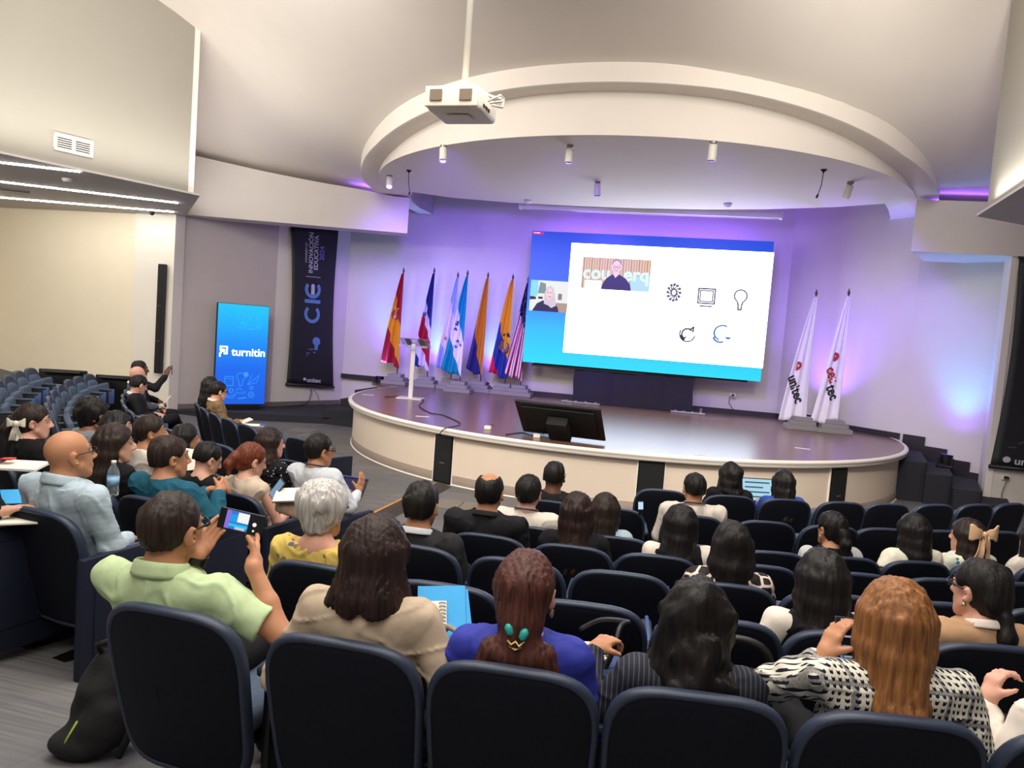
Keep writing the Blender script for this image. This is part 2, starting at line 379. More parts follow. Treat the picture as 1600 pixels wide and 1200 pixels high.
cuts = [168]+[q for x in niches for q in (x-1.95, x+1.95)]+[372]
for a0, a1 in zip(cuts[::2], cuts[1::2]):
    n_ = max(2, int((a1-a0)/.8))
    band(RS-.06, [(0, ZS-.09), (0, .14)][::-1], a0, a1, n_).build('front_panel', FACE, stage, True)
    band(RS-.05, [(0, .012), (0, .14), (-.02, .142)], a0, a1, n_).build('kickboard', KICK, stage, True)
    band(RS-.045, [(.012, .0), (.012, .014), (-.01, .014)], a0, a1, n_).build('floor_edge_strip', TRIMW, stage, True)
for x in niches:
    t = math.radians(x); R = Matrix.Rotation(t+math.pi/2, 3, 'Z'); c = Vector((math.cos(t), math.sin(t), 0))
    nb = MB()
    for sgn in (-1, 1): nb.box(c*(RS-.17)+R @ Vector((sgn*.182, 0, .355)), (.014, .26, .71), R)
    nb.box(c*(RS-.3)+Vector((0, 0, .355)), (.36, .02, .71), R)
    nb.build('speaker_niche', TRIMW, stage)
nb = MB().box((5.16*math.cos(math.radians(197)), 5.16*math.sin(math.radians(197)), .36), (.03, .06, .72), Matrix.Rotation(math.radians(197), 3, 'Z'), .005)
nb.build('end_post', TRIMW, stage)
for i, x in enumerate(niches):
    t = math.radians(x); c = Vector((math.cos(t), math.sin(t), 0)); p = c*(RS-.13)+Vector((CX, CY, 0))
    sp = thing('stage_speaker', ['black column speaker let into the stage front nearest the cable ramp', 'black column speaker let into the stage front below the stage centre', 'black column speaker let into the stage front beside the right stairs'][i], 'speaker', (p.x, p.y, 0), t+math.pi/2, 'speakers in the stage front')
    MB().box((0, 0, .355), (.335, .2, .69), None, .012).build('cabinet', BLACK, sp)
    MB().box((0, -.105, .355), (.315, .012, .66), None, .004).build('grille', mat('speaker_grille', '#121213', rough=.8, noise=.4, nscale=400), sp)
    MB().box((0, -.114, .30), (.09, .006, .012)).build('badge', STEEL, sp)
# right stairs: five risers along the wall, each tread with a rounded nose
st = thing('stairs', 'dark carpeted stairs climbing to the right end of the stage', 'stairs', (4.0, 13.4, 0))
corner = [(3.78, 3.98, 4.62), (3.98, 4.32, 5.02), (4.32, 4.62, 5.34), (4.62, 4.92, 5.6)]
wallY = lambda x: 14.98-(x-4.25)*.84
for k, (xa, xb, _) in enumerate(corner):
    z = [.65, .49, .325, .16][k]
    xa, xb = 3.80+.36*k, 4.16+.36*k+.03
    yf = [13.05, 12.95, 12.72, 12.55][k]
    pts = [(xa-(.25 if k == 0 else .05), yf)]+[(xb-.12+.12*math.sin(a), yf+.12-.12*math.cos(a)) for a in (0, .5, 1.0, 1.57)]+[(xb+.36, wallY(xb+.36)), (xa+.3, wallY(xa+.3))]
    MB().prism([(x-4.0, y-13.4) for x, y in pts], 0.0, z).build('step', STEPC, st)
b = MB()
for k in range(5):
    xa, xb = 4.28+.3*k, 4.58+.3*k; z = [.92, .76, .6, .43, .26][k]
    if xb > 5.6: continue
    b.prism([(xa-4, wallY(xa)-13.4-.01), (xb-4, wallY(xb)-13.4-.01), (xb-4, wallY(xb)-13.4-.035), (xa-4, wallY(xa)-13.4-.035)], 0, z)
b.build('stringer', DARK, st)
# left landing and stairs
ls = thing('stairs', 'dark carpeted landing and steps at the left end of the stage by the banner', 'stairs', (-7.4, 15, 0))
MB().prism([(x+7.4, y-15) for x, y in [(-10.0, 13.2), (-8.45, 13.95), (-7.2, 14.5), (-6.3, 14.4), (-6.3, 17), (-8.1, 17), (-9, 15.3)]], 0, .15).build('landing', STEPC, ls)
for x0, y0, z in ((-7.22, 14.42, .325), (-7.2, 15.2, .49), (-7.18, 15.9, .65)):
    MB().prism([(x+7.4, y-15) for x, y in [(x0, y0), (-6.25, y0+.25), (-6.25, 17), (x0, 17)]], .15, z).build('step', STEPC, ls)
# three lighter carpet tiles, as laid
LT = mat('light_carpet_tile', '#77706a', rough=.95, noise=.25, nscale=9, stretch=(1, 14, 1))
fl = bpy.data.objects['floor']
for x, y, rz in ((-2.75, 8.95, .06), (-2.25, 8.98, .06), (-7.1, 13.4, .06), (-6.6, 12.9, .06)):
    o = MB().box((0, 0, 0), (.49, .49, .008), None, .002).build('carpet_tile', LT, fl); o.location = (x, y, .004); o.rotation_euler = (0, 0, rz)
NOSE = mat('aluminium_nosing', '#8e8c88', rough=.5, metal=.3)
b = MB()
for p, q in (((20, 984, .44), (150, 930, .43)),):
    a = at_z(*p); c = at_z(*q); b.tube([a+[0, 0, .004], c+[0, 0, .004]], .013, 6)
struct('trim_step_nosing', b, NOSE)
b = MB(); a = at_z(360, 910, .25); c = at_z(398, 890, .23); b.tube([a+[0, 0, .004], c+[0, 0, .004]], .012, 6); struct('trim_step_nosing', b, NOSE)

# ---- lights' fixtures and the violet wash
LEDM = mat('led_strip', '#ffffff', emit=(1, .98, .93), estr=55)
for p, q in (((-40, 249), (124, 268)), ((-40, 279), (278, 317)), ((-40, 305), (271, 331))):
    a = at_z(*p, 4.095); c = at_z(*q, 4.095); d = Vector(c-a); R = Matrix.Rotation(math.atan2(d.y, d.x), 3, 'Z')
    o = MB().box((0, 0, 0), (d.length, .05, .02), R, .004).build('led_strip', LEDM); o.location = Vector((a+c)/2)
    tag(o, {268: 'short white LED strip nearest the bulkhead in the left wing ceiling', 317: 'middle long white LED strip in the left wing ceiling', 331: 'white LED strip nearest the cream wall in the left wing ceiling'}[q[1]], 'ceiling light', 'LED strips in the left wing ceiling')
def par_can(name, p, label, tgt, e=60, core=50, stand=.16, group='wash lights'):
    t = thing(name, label, 'stage light', p, 0, group)
    d = (Vector(tgt)-Vector(p)).normalized(); R = d.to_track_quat('Z', 'Y').to_matrix()
    c = Vector((0, 0, stand))
    MB().lathe([(.05, -.1), (.085, -.09), (.095, .0), (.1, .07)], c, 18, R).build('housing', BLACK, t, 'auto')
    MB().lathe([(.002, .066), (.09, .066), (.09, .074), (.002, .074)], c, 18, R).build('lens', screen_mat('violet_lens', '#5a50ff', 1.6), t)
    MB().tube([(-.12, 0, .02), (-.12, 0, stand), (-.1, 0, stand)], .012).tube([(.12, 0, .02), (.12, 0, stand), (.1, 0, stand)], .012).box((0, 0, .012), (.28, .14, .02)).build('yoke', BLACK, t)
    q = Vector(p)+c+d*.09
    lamp('wash_violet', 'SPOT', q, Vector(tgt), e, VIO, spot_size=math.radians(110), spot_blend=1.0, shadow_soft_size=.06)
    lamp('wash_cyan', 'SPOT', q, Vector(tgt)+(Vector(tgt)-Vector(p)).cross(Vector((1, 0, 0)))*0, core, CYAN, spot_size=math.radians(70), spot_blend=1.0, shadow_soft_size=.05)
par_can('wash_light', (-6.85, 16.55, ZS), 'black wash light throwing cyan and violet up the wall at far left of stage', (-6.88, 16.8, 3.2), 130, 150, .09)
par_can('wash_light', (-5.66, 16.78, ZS), 'black wash light hidden between the first and second flags', (-5.6, 16.98, 3.2), 130, 150)
par_can('wash_light', (-4.3, 16.78, ZS), 'black wash light behind the blue and white starred flag', (-4.22, 16.98, 3.2), 130, 130)
par_can('wash_light', (2.8, 15.8, ZS), 'black wash light on the stage floor behind the two white flags', (2.95, 15.97, 3.2), 420, 8)
par_can('wash_light', (4.72, 13.95, .49), 'black wash light standing on the right stairs, lighting the wall', (4.88, 14.13, 2.8), 70, 170)
lamp('screen_wash', 'AREA', (-.8, 16.62, 4.2), (-.8, 17.0, 5.2), 60, VIO, shape='RECTANGLE', size=4.5, size_y=.1)
# violet LED tape lying on the ledge on top of the two headers
for a, c, e in (((-8.3, 13.88), (-5.9, 14.755), 8), ((3.95, 13.3), (5.7, 13.3), 4)):
    a, c = Vector(a), Vector(c); d = (c-a).normalized(); nn = Vector((-d.y, d.x)); p = (a+c)/2+nn*.26
    z = max(ceil_z(p.x, p.y), 5.07)-.145
    l = lamp('header_glow', 'AREA', (p.x, p.y, z), (p.x-nn.x*.5, p.y-nn.y*.5, z+.25), e*1.6, VIO, shape='RECTANGLE', size=(c-a).length, size_y=.03)
# ------------------------------------------------------------------ things on and around the stage
def flat_poly(name, pts, m, parent, z=0): return link(name, raw_mesh(name, [(p[0], z, p[1]) for p in pts], [tuple(range(len(pts)))], False), m, parent)
def disc_pts(cx, cz, rx, rz, n=24, a0=0, a1=360): return [(cx+rx*math.cos(math.radians(a0+(a1-a0)*i/n)), cz+rz*math.sin(math.radians(a0+(a1-a0)*i/n))) for i in range(n+(0 if a1-a0 == 360 else 1))]
def ring_mb(b, cx, cz, r0, r1, y, n=28, a0=0, a1=360, sx=1.0):
    v = []; f = []
    for i in range(n+1):
        t = math.radians(a0+(a1-a0)*i/n); c, s = math.cos(t), math.sin(t)
        v += [(cx+r0*c*sx, y, cz+r0*s), (cx+r1*c*sx, y, cz+r1*s)]
    for i in range(n): f.append((2*i, 2*i+1, 2*i+3, 2*i+2))
    return b.add(v, f)
def stroke(b, pts, w, y):                       # flat ribbon in the xz plane
    for p, q in zip(pts[:-1], pts[1:]):
        d = Vector((q[0]-p[0], q[1]-p[1])); 
        if d.length < 1e-6: continue
        n = Vector((-d.y, d.x)).normalized()*w/2; e = d.normalized()*w*.25
        b.add([(p[0]-e.x+n.x, y, p[1]-e.y+n.y), (p[0]-e.x-n.x, y, p[1]-e.y-n.y), (q[0]+e.x-n.x, y, q[1]+e.y-n.y), (q[0]+e.x+n.x, y, q[1]+e.y+n.y)], [(0, 1, 2, 3)])
    return b
FR = Matrix.Rotation(math.pi/2, 4, 'X')         # text standing up, facing -y

# ---- LED wall on its draped stand
SY = 16.25
led = thing('led_wall', 'big bright LED wall above the black drape at the back of the stage', 'screen', (-.75, SY, ZS))
def sxz(px, py): p = at_y(px, py, SY); return (p[0]+.75, p[2]-ZS)
c0, c1, c2, c3 = sxz(833, 362), sxz(1210, 376), sxz(1188, 596), sxz(815, 565)
xl, xr = (c0[0]+c3[0])/2, (c1[0]+c2[0])/2; zt, zb = (c0[1]+c1[1])/2, (c2[1]+c3[1])/2
MB().box(((xl+xr)/2, .07, (zt+zb)/2), (xr-xl, .12, zt-zb), None, .006).build('cabinet', BLACK, led)
def grad_screen(name, stops, z0, z1, strength=1.0):
    M = bpy.data.materials.new(name); M.use_nodes = True; N, L, B = nodes_of(M)
    tc = N.new('ShaderNodeTexCoord'); sp = N.new('ShaderNodeSeparateXYZ'); L.new(tc.outputs['Object'], sp.inputs[0])
    mr = N.new('ShaderNodeMapRange'); mr.inputs[1].default_value = z0; mr.inputs[2].default_value = z1; L.new(sp.outputs[2], mr.inputs[0])
    c = ramp(N, L, mr.outputs[0], stops, 'LINEAR'); B.inputs['Base Color'].default_value = (.01, .01, .01, 1); B.inputs['Roughness'].default_value = .4
    L.new(c, B.inputs['Emission Color']); B.inputs['Emission Strength'].default_value = strength
    return M
bgm = grad_screen('screen_blue_gradient', [(0, '#10d4fb'), (.28, '#06b2ff'), (.42, '#0584fb'), (.6, '#0560e6'), (1, '#0444cc')], zb, zt, 1.1)
flat_poly('display', [(xl, zb), (xr, zb), (xr, zt), (xl, zt)], bgm, led, 0.0)
def sq(name, a, c, m, y, parent=led): 
    (x0, z1), (x1, z0) = a, c
    return flat_poly(name, [(x0, z0), (x1, z0), (x1, z1), (x0, z1)], m, parent, y)
WHT = screen_mat('screen_white', '#e2ecff', 6.0)
sa, sb, sc, sd = sxz(893, 380), sxz(1207, 394), sxz(1194, 577), sxz(880, 549)
slx, srx = (sa[0]+sd[0])/2, (sb[0]+sc[0])/2; slt, slb = (sa[1]+sb[1])/2, (sc[1]+sd[1])/2
sq('slide', (slx, slt), (srx, slb), WHT, -.002)
sq('corner_badge', sxz(833, 362), (sxz(849, 368)[0], zt-.075), screen_mat('screen_red', '#e8306a', 1.0), -.003)
t = text_obj('badge_text', '-- ----', WHT, led, Matrix.Translation((xl+.11, -.005, zt-.036)) @ FR, .06)
# speaker's video on the slide
va = sxz(911, 401); vb = sxz(1014, 455)
vx0, vx1, vz1, vz0 = va[0], vb[0], va[1], vb[1]-.02
vid = sq('video_panel', (vx0, vz1), (vx1, vz0), screen_mat('screen_wood', '#e9c7a6', 1.0), -.004)
VW, VH = vx1-vx0, vz1-vz0
def V(u, w): return (vx0+u*VW, vz0+w*VH)
rnd = random.Random(4); b = MB(); b2 = MB()
for i in range(26):
    u = .02+.96*i/25; (b if i % 3 else b2).add([(V(u, 0)[0], -.006, vz0), (V(u+.012, 0)[0], -.006, vz0), (V(u+.012, 0)[0], -.006, vz1), (V(u, 0)[0], -.006, vz1)], [(0, 1, 2, 3)])
b.build('plank_line', screen_mat('screen_wood_dark', '#c89a72', 1.0), vid); b2.build('plank_line', screen_mat('screen_wood_grey', '#8d7f78', 1.0), vid)
flat_poly('blue_glow', [V(.72, 0), V(1, 0), V(1, .5), V(.72, .45)], screen_mat('screen_paleblue', '#b9e2f8', 1.0), vid, -.0065)
flat_poly('white_table', [V(.06, .0), V(.3, .0), V(.3, .26), V(.06, .26)], WHT, vid, -.0068)
for tx, u in (('cou', .22), ('erq', .80)): text_obj('wall_lettering', tx, screen_mat('screen_cyanwhite', '#d8f4fb', 1.1), vid, Matrix.Translation((V(u, 0)[0], -.008, V(0, .5)[1])) @ FR, .27*VW, .012)
flat_poly('shirt', [V(.30, 0), V(.32, .18), V(.37, .36), V(.46, .5), V(.5, .44), V(.55, .5), V(.65, .38), V(.72, .2), V(.74, 0)], screen_mat('screen_shirt', '#38345a', 1.0), vid, -.010)
SK = screen_mat('screen_skin', '#f4cfd6', 1.05)
flat_poly('neck', [V(.46, .5), V(.5, .38), V(.55, .5), V(.55, .6), V(.46, .6)], SK, vid, -.012)
flat_poly('head', disc_pts(V(.505, 0)[0], V(0, .74)[1], .072*VW, .2*VH), SK, vid, -.013)
flat_poly('hairline', disc_pts(V(.505, 0)[0], V(0, .78)[1], .074*VW, .19*VH, 16, 10, 170)+disc_pts(V(.505, 0)[0], V(0, .76)[1], .060*VW, .165*VH, 16, 170, 10), screen_mat('screen_greyhair', '#9a8f96', 1.0), vid, -.014)
b = MB(); [ring_mb(b, V(u, 0)[0], V(0, .72)[1], .017*VW, .022*VW, -.016, 14) for u in (.475, .535)]; stroke(b, [V(.49, .72), V(.52, .72)], .006, -.016); stroke(b, [V(.48, .62), V(.505, .605), V(.53, .62)], .01, -.016)
b.build('face_drawing', screen_mat('screen_dark', '#4a3346', 1.0), vid)
# second caller's video at the left
wa, wb_ = sxz(829, 437), sxz(887, 489)
wx0, wx1, wz1, wz0 = xl+.06, wb_[0]-.02, wa[1], wb_[1]
vid = sq('video_panel', (wx0, wz1), (wx1, wz0), screen_mat('screen_room', '#eef1ea', 1.0), -.004)
VW, VH = wx1-wx0, wz1-wz0
def V(u, w): return (wx0+u*VW, wz0+w*VH)
for nm, pts, col in (('window', [V(0, .45), V(.2, .5), V(.2, 1), V(0, 1)], '#8fe0f2'), ('plant', [V(.2, .58), V(.42, .58), V(.4, .9), V(.25, .95)], '#7f9a92'), ('shelf', [V(.0, .36), V(.16, .38), V(.16, .46), V(.0, .48)], '#2b3138'), ('box', [V(.22, .40), V(.34, .40), V(.34, .47), V(.22, .47)], '#22303a'), ('desk', [V(.62, 0), V(1, 0), V(1, .3), V(.7, .3)], '#b59a86'), ('frame', [V(.74, .4), V(.84, .4), V(.84, .6), V(.74, .6)], '#8d8072')):
    flat_poly(nm, pts, screen_mat('screen_'+nm, col, 1.0), vid, -.006)
flat_poly('jacket', [V(.08, 0), V(.2, .25), V(.36, .36), V(.5, .2), V(.66, .34), V(.76, .12), V(.78, 0)], screen_mat('screen_jacket', '#2e2c4a', 1.0), vid, -.008)
flat_poly('hair', [V(.38, .25), V(.38, .6), V(.44, .8), V(.52, .84), V(.6, .78), V(.66, .55), V(.7, .2), V(.58, .12), V(.5, .2)], screen_mat('screen_hair', '#d9cdd6', 1.0), vid, -.010)
flat_poly('face', disc_pts(V(.51, 0)[0], V(0, .58)[1], .085*VW, .19*VH), SK, vid, -.012)
b = MB(); stroke(b, [V(.45, .62), V(.49, .62)], .012, -.014); stroke(b, [V(.53, .62), V(.57, .62)], .012, -.014); stroke(b, [V(.49, .48), V(.52, .47), V(.55, .49)], .012, -.014); b.build('face_drawing', MATS['screen_dark'], vid)
# faint line drawings and text on the slide
INK = screen_mat('screen_faint_ink', '#8f8c98', .6); INK2 = screen_mat('screen_ink', '#4a5062', .6); INKB = screen_mat('screen_blue_ink', '#3f78d0', .8)
b = MB(); q = sxz(1053, 457)
for i in range(12):
    a = i*math.pi/6; p1 = (q[0]+.13*math.cos(a), q[1]+.17*math.sin(a)); ring_mb(b, p1[0], p1[1], .0, .036, -.004, 8); stroke(b, [(q[0]+.05*math.cos(a+1), q[1]+.06*math.sin(a+1)), p1], .03, -.004)
b.build('network_icon', INK, led)
b = MB(); q = sxz(1104, 463)
stroke(b, [(q[0]-.17, q[1]-.15), (q[0]+.17, q[1]-.15), (q[0]+.17, q[1]+.16), (q[0]-.17, q[1]+.16), (q[0]-.17, q[1]-.15)], .038, -.004); stroke(b, [(q[0]-.13, q[1]-.11), (q[0]+.13, q[1]-.11), (q[0]+.13, q[1]+.12), (q[0]-.13, q[1]+.12), (q[0]-.13, q[1]-.11)], .03, -.004); stroke(b, [(q[0]-.12, q[1]-.21), (q[0]+.12, q[1]-.21)], .036, -.004)
b.build('monitor_icon', INK, led)
b = MB(); q = sxz(1157, 467); ring_mb(b, q[0], q[1]+.06, .11, .145, -.004, 26, -60, 240); stroke(b, [(q[0]-.06, q[1]-.06), (q[0]-.035, q[1]-.13), (q[0]-.03, q[1]-.23), (q[0]+.03, q[1]-.23), (q[0]+.035, q[1]-.13), (q[0]+.06, q[1]-.06)], .038, -.004); b.build('bulb_icon', INK, led)
b = MB(); q = sxz(1074, 522); ring_mb(b, q[0], q[1], .095, .135, -.004, 26, 40, 250); ring_mb(b, q[0], q[1], .145, .175, -.004, 26, 150, 350); stroke(b, [(q[0]+.04, q[1]+.09), (q[0]+.12, q[1]+.16), (q[0]+.11, q[1]+.05)], .036, -.004); stroke(b, [(q[0]-.13, q[1]-.03), (q[0]-.08, q[1]-.14), (q[0]-.03, q[1]-.06)], .036, -.004); b.build('cycle_icon', INK2, led)
b = MB(); q = sxz(1129, 521); ring_mb(b, q[0], q[1]+.01, .14, .175, -.004, 30, 60, 250, 1.1); ring_mb(b, q[0]-.04, q[1]-.06, .11, .15, -.004, 20, 190, 300, 1.1); ring_mb(b, q[0]+.12, q[1]-.07, .0, .05, -.004, 12, 180, 360, 1.3); b.build('brain_icon', INKB, led)
for tx, px, py, s in (('fundamentos de la', 945, 478, .09), ('educación en línea', 943, 493, .09), ('aprendizaje', 935, 517, .085)):
    q = sxz(px, py); text_obj('slide_text', tx, screen_mat('screen_pale_ink', '#d0ccd6', 1.0), led, Matrix.Translation((q[0], -.004, q[1])) @ FR, s)
b = MB(); rnd = random.Random(2)
for i in range(16):
    x = xl+.9+i*.19+rnd.random()*.1; z = zb+.12+.12*rnd.random()*(1 if i > 3 else 2.2); 
    if i % 3 == 0: ring_mb(b, x, z, .05, .056, -.003, 14)
    elif i % 3 == 1: stroke(b, [(x-.05, z-.04), (x+.06, z-.04), (x+.06, z+.05), (x-.05, z+.05), (x-.05, z-.04)], .007, -.003)
    else: stroke(b, [(x-.06, z), (x, z+.06), (x+.07, z)], .007, -.003)
b.build('icon_pattern', screen_mat('screen_pattern', '#4fe0ff', 1.0), led)
# stand: drape, foot plates, rear props
d0, d1 = at_z(893.6, 627.5, ZS), at_z(1080, 644.8, ZS)
dr = MB(); dx0, dx1 = d0[0]+.75, d1[0]+.75
dr.grid(lambda u, v: (dx0+(dx1-dx0)*u+.012*math.sin(9*v), .14+.012*math.sin(u*42)+.01*math.sin(u*17+1), .005+(zb+.12)*v), 90, 6)
dr.build('black_drape', mat('drape_fabric', '#2e2b36', rough=.95, noise=.08), led, True)
MB().box((xl+1.45, .13, zb-.05), (2.5, .06, .05)).box(((xl+xr)/2, .16, zb-.02), (xr-xl-.5, .1, .05)).build('support_beam', BLACK, led)
SIL = mat('aluminium_foot', '#8f8d8c', rough=.35, metal=.6, noise=.15)
for xa, xb in ((-2.35, -1.5), (.02, .74)):
    b = MB(); b.box(((xa+xb)/2+.75, -.1, .02), (xb-xa, .22, .035), None, .006)
    for k in range(4): b.box((xa+.75+.1+k*(xb-xa-.2)/3, -.1, .045), (.05, .16, .02), None, .004)
    b.build('foot_plate', SIL, led)
b = MB().tube([(.74+.66, -.02, .05), (.74+.66, -.02, .13)], .035, 10); b.build('foot_plate', SIL, led)

# ---- flags on stepped grey stands
STAND = mat('stand_grey', '#8e8a88', rough=.7, noise=.05)
POLEM = mat('pole_wood', '#6b4a2c', rough=.4); GOLDM = mat('finial_bronze', '#55483c', rough=.35, metal=.6)
def stripes(name, stops, tilt=None):
    def f(N, L, tc):
        sp = N.new('ShaderNodeSeparateXYZ'); L.new(tc.outputs['UV'], sp.inputs[0])
        return ramp(N, L, sp.outputs[0], stops)
    return pattern_mat(name, .55, f)
def usa(N, L, tc):
    sp = N.new('ShaderNodeSeparateXYZ'); L.new(tc.outputs['UV'], sp.inputs[0])
    w = math_n(N, L, 'SINE', math_n(N, L, 'MULTIPLY', sp.outputs[1], 34.0))
    red = ramp(N, L, math_n(N, L, 'ADD', math_n(N, L, 'MULTIPLY', w, .5), .5), [(0, '#a8203a'), (.5, '#ece4ea')])
    vo = N.new('ShaderNodeTexVoronoi'); vo.inputs['Scale'].default_value = 16; L.new(tc.outputs['UV'], vo.inputs['Vector'])
    blue = ramp(N, L, vo.outputs['Distance'], [(0, '#e8e6f0'), (.24, '#1d2147')])
    return mixc(N, L, math_n(N, L, 'GREATER_THAN', sp.outputs[0], .30), blue, red)
FLAGS = [  # finial px, y, label, stops, tilt, width, length end, kind
 ((631, 418), 16.65, 'red and yellow striped flag with a crest, leftmost of the row', [(0, '#a01f2c'), (.20, '#e09a1c'), (.60, '#a01f2c')], .36, .40, 1.22, 'spain'),
 ((679, 418), 16.65, 'blue, white and red striped flag behind the acrylic lectern', [(0, '#22306e'), (.27, '#d9d3e2'), (.40, '#a61c34'), (.66, '#d9d3e2'), (.84, '#23418f')], .30, .36, 1.2, 'costa'),
 ((716, 425), 16.65, 'pale blue and white flag with a small gold sun', [(0, '#a8bde6'), (.22, '#e4dff0'), (.72, '#a8b2e4')], .25, .36, 1.2, 'sun'),
 ((731, 422), 16.1, 'turquoise and white flag with dark blue stars', [(0, '#1192b0'), (.26, '#ece6ee'), (.60, '#1192b0')], .40, .44, 1.16, 'stars'),
 ((763, 425), 16.65, 'orange yellow flag with a blue lower band and no crest', [(0, '#d08a26'), (.44, '#d08a26'), (.52, '#33357a'), (.98, '#a8243a')], .50, .36, 1.18, 'plain'),
 ((802, 428), 16.65, 'yellow, blue and red flag with a large round crest', [(0, '#e2a51e'), (.42, '#e2a51e'), (.44, '#2c3f94'), (.80, '#d4254a')], .40, .42, 1.16, 'crest'),
 ((826, 432), 16.62, 'star spangled flag with red and white stripes beside the LED wall', None, .2, .36, 1.16, 'usa'),
 ((1276, 452), 15.05, 'white flag with the red emblem and black lettering, nearer the LED wall', [(0, '#efeaf2'), (.5, '#f2eef4')], .3, .46, 1.05, 'unitec'),
 ((1327, 451), 15.0, 'white flag with the red and black lettering, nearer the right wall', [(0, '#efeaf2'), (.5, '#f2eef4')], .3, .44, 1.05, 'ceutec')]
for i, ((px, py), Y, lab, stops, tilt, wid, zend, kind) in enumerate(FLAGS):
    P = at_y(px, py, Y); ztop = float(P[2])-ZS; fg = thing('flag', lab, 'flag', (P[0], Y, ZS), 0, 'flags at the left of the stage' if i < 7 else 'white flags at the right of the stage')
    # pole leans a little, as the flags do
    pole_x = lambda z: .0
    stp = MB()
    for k, (w, h0, h1, dep) in enumerate(((.62, 0, .09, .40), (.48, .09, .17, .34), (.34, .17, .25, .28))): stp.box((-.02, 0, (h0+h1)/2), (w, dep, h1-h0), None, .006, 1)
    stp.build('stepped_stand', STAND, fg)
    MB().tube([(0, 0, .22), (0, 0, ztop-.12)], .014, 10).build('pole', POLEM, fg, True)
    MB().lathe([(.008, -.13), (.024, -.12), (.012, -.1), (.02, -.085), (.03, -.06), (.016, -.02), (.002, .03)], (0, 0, ztop-.02), 12).build('finial', GOLDM, fg, True)
    zt_, zb_ = ztop-.14, zend-ZS
    rs = random.Random(10+i); ph = rs.random()*6
    def cloth(s, t, off=0.0):
        w = .05+wid*(t**.85); x = .028+.02*t-w*(1-s)+.02*math.sin(3*t+ph)*t
        fold = (.075 if i < 7 else .032)*(.35+.65*t)*math.sin(s*15.5+ph+1.6*t)*(.35+.65*math.sin(math.pi*min(1, s+.1)))
        y = -.035-.02*t+fold-off
        z = zt_-(zt_-zb_)*t*(1-.06*(1-s)*(1 if i < 7 else -.6))+(.03*math.sin(s*8+ph) if t > .95 else 0)
        return (x, y, z)
    nu, nv = 56, 44; b = MB().grid(lambda u, v: cloth(u, 1-v), nu, nv)
    me = bpy.data.meshes.new('cloth'); me.from_pydata(b.v, [], b.f); me.update(); me.polygons.foreach_set('use_smooth', np.ones(len(me.polygons), bool))
    uv = me.uv_layers.new(name='UVMap'); 
    vuv = [(t-tilt*s+.0, s+.35*t) for t in [1-j/nv for j in range(nv+1)] for s in [k/nu for k in range(nu+1)]]
    li = np.zeros(len(me.loops), np.int32); me.loops.foreach_get('vertex_index', li); uv.data.foreach_set('uv', np.array(vuv, np.float32)[li].ravel())
    M = pattern_mat('flag_usa', .55, usa) if kind == 'usa' else stripes('flag_'+kind, [(max(0, p), c) for p, c in stops])
    co = link('flag_cloth', me, M, fg); sm = co.modifiers.new('thick', 'SOLIDIFY'); sm.thickness = .004
    def decal(name, verts, faces, s0, t0, rot, m, off=.012, lab=None):   # flat artwork wrapped on the cloth; verts in metres
        H = zt_-zb_; vv = []
        for x, y, *_ in verts:
            X = x*math.cos(rot)-y*math.sin(rot); Yy = x*math.sin(rot)+y*math.cos(rot)
            t = t0-Yy/H; w = .05+wid*(max(t, .02)**.85); vv.append(cloth(s0+X/w, t, off))
        o = link(name, raw_mesh(name, vv, faces, False), m, co)
        if lab: o['label'] = lab
        return o
    def dpoly(name, pts, s0, t0, m, off=.012, rot=0): return decal(name, pts, [tuple(range(len(pts)))], s0, t0, rot, m, off)
    if kind == 'spain':
        dpoly('crest', disc_pts(0, 0, .085, .12, 16), .42, .46, mat('crest_red', '#8d1f24', rough=.6)); dpoly('crest', [(-.045, .05), (.045, .05), (.045, -.03), (0, -.075), (-.045, -.03)], .42, .47, mat('crest_gold', '#d9b36a', rough=.6), .016); dpoly('crown', [(-.05, 0), (-.06, .06), (-.02, .03), (0, .07), (.02, .03), (.06, .06), (.05, 0)], .42, .40, MATS['crest_gold'], .016)
        dpoly('crest', disc_pts(0, 0, .022, .035, 10), .42, .48, mat('crest_white', '#e6dfe2', rough=.6), .02)
    if kind == 'costa': dpoly('crest', disc_pts(0, 0, .05, .07, 14), .22, .44, mat('crest_grey', '#8f8a98', rough=.6)); dpoly('crest', disc_pts(0, 0, .03, .04, 12), .22, .44, mat('crest_blue', '#3b5d92', rough=.6), .016)
    if kind == 'sun': dpoly('sun', [((.05 if k % 2 else .028)*math.cos(k*math.pi/8), (.05 if k % 2 else .028)*math.sin(k*math.pi/8)) for k in range(16)], .34, .67, mat('crest_sun', '#c88a3c', rough=.6))
    if kind == 'stars':
        for s, t in ((.42, .48), (.33, .50), (.30, .55), (.56, .72), (.80, .69), (.62, .66)):
            dpoly('star', [((.05 if k % 2 == 0 else .02)*math.sin(k*math.pi/5), (.05 if k % 2 == 0 else .02)*math.cos(k*math.pi/5)) for k in range(10)], s, t, mat('star_blue', '#1c5a86', rough=.6))
    if kind == 'crest':
        dpoly('crest', disc_pts(0, 0, .125, .16, 20), .62, .69, mat('crest_brown', '#5d4130', rough=.6)); dpoly('crest', disc_pts(0, 0, .085, .115, 20), .62, .69, mat('crest_silver', '#b4b6ba', rough=.6), .016); dpoly('crest', [(-.06, -.03), (0, .05), (.06, -.03)], .62, .70, MATS['crest_blue'], .02)
        dpoly('crest', [(-.09, .1), (-.02, .16), (.05, .2), (.1, .12), (.04, .1)], .68, .62, mat('crest_black', '#2a211c', rough=.6), .017)
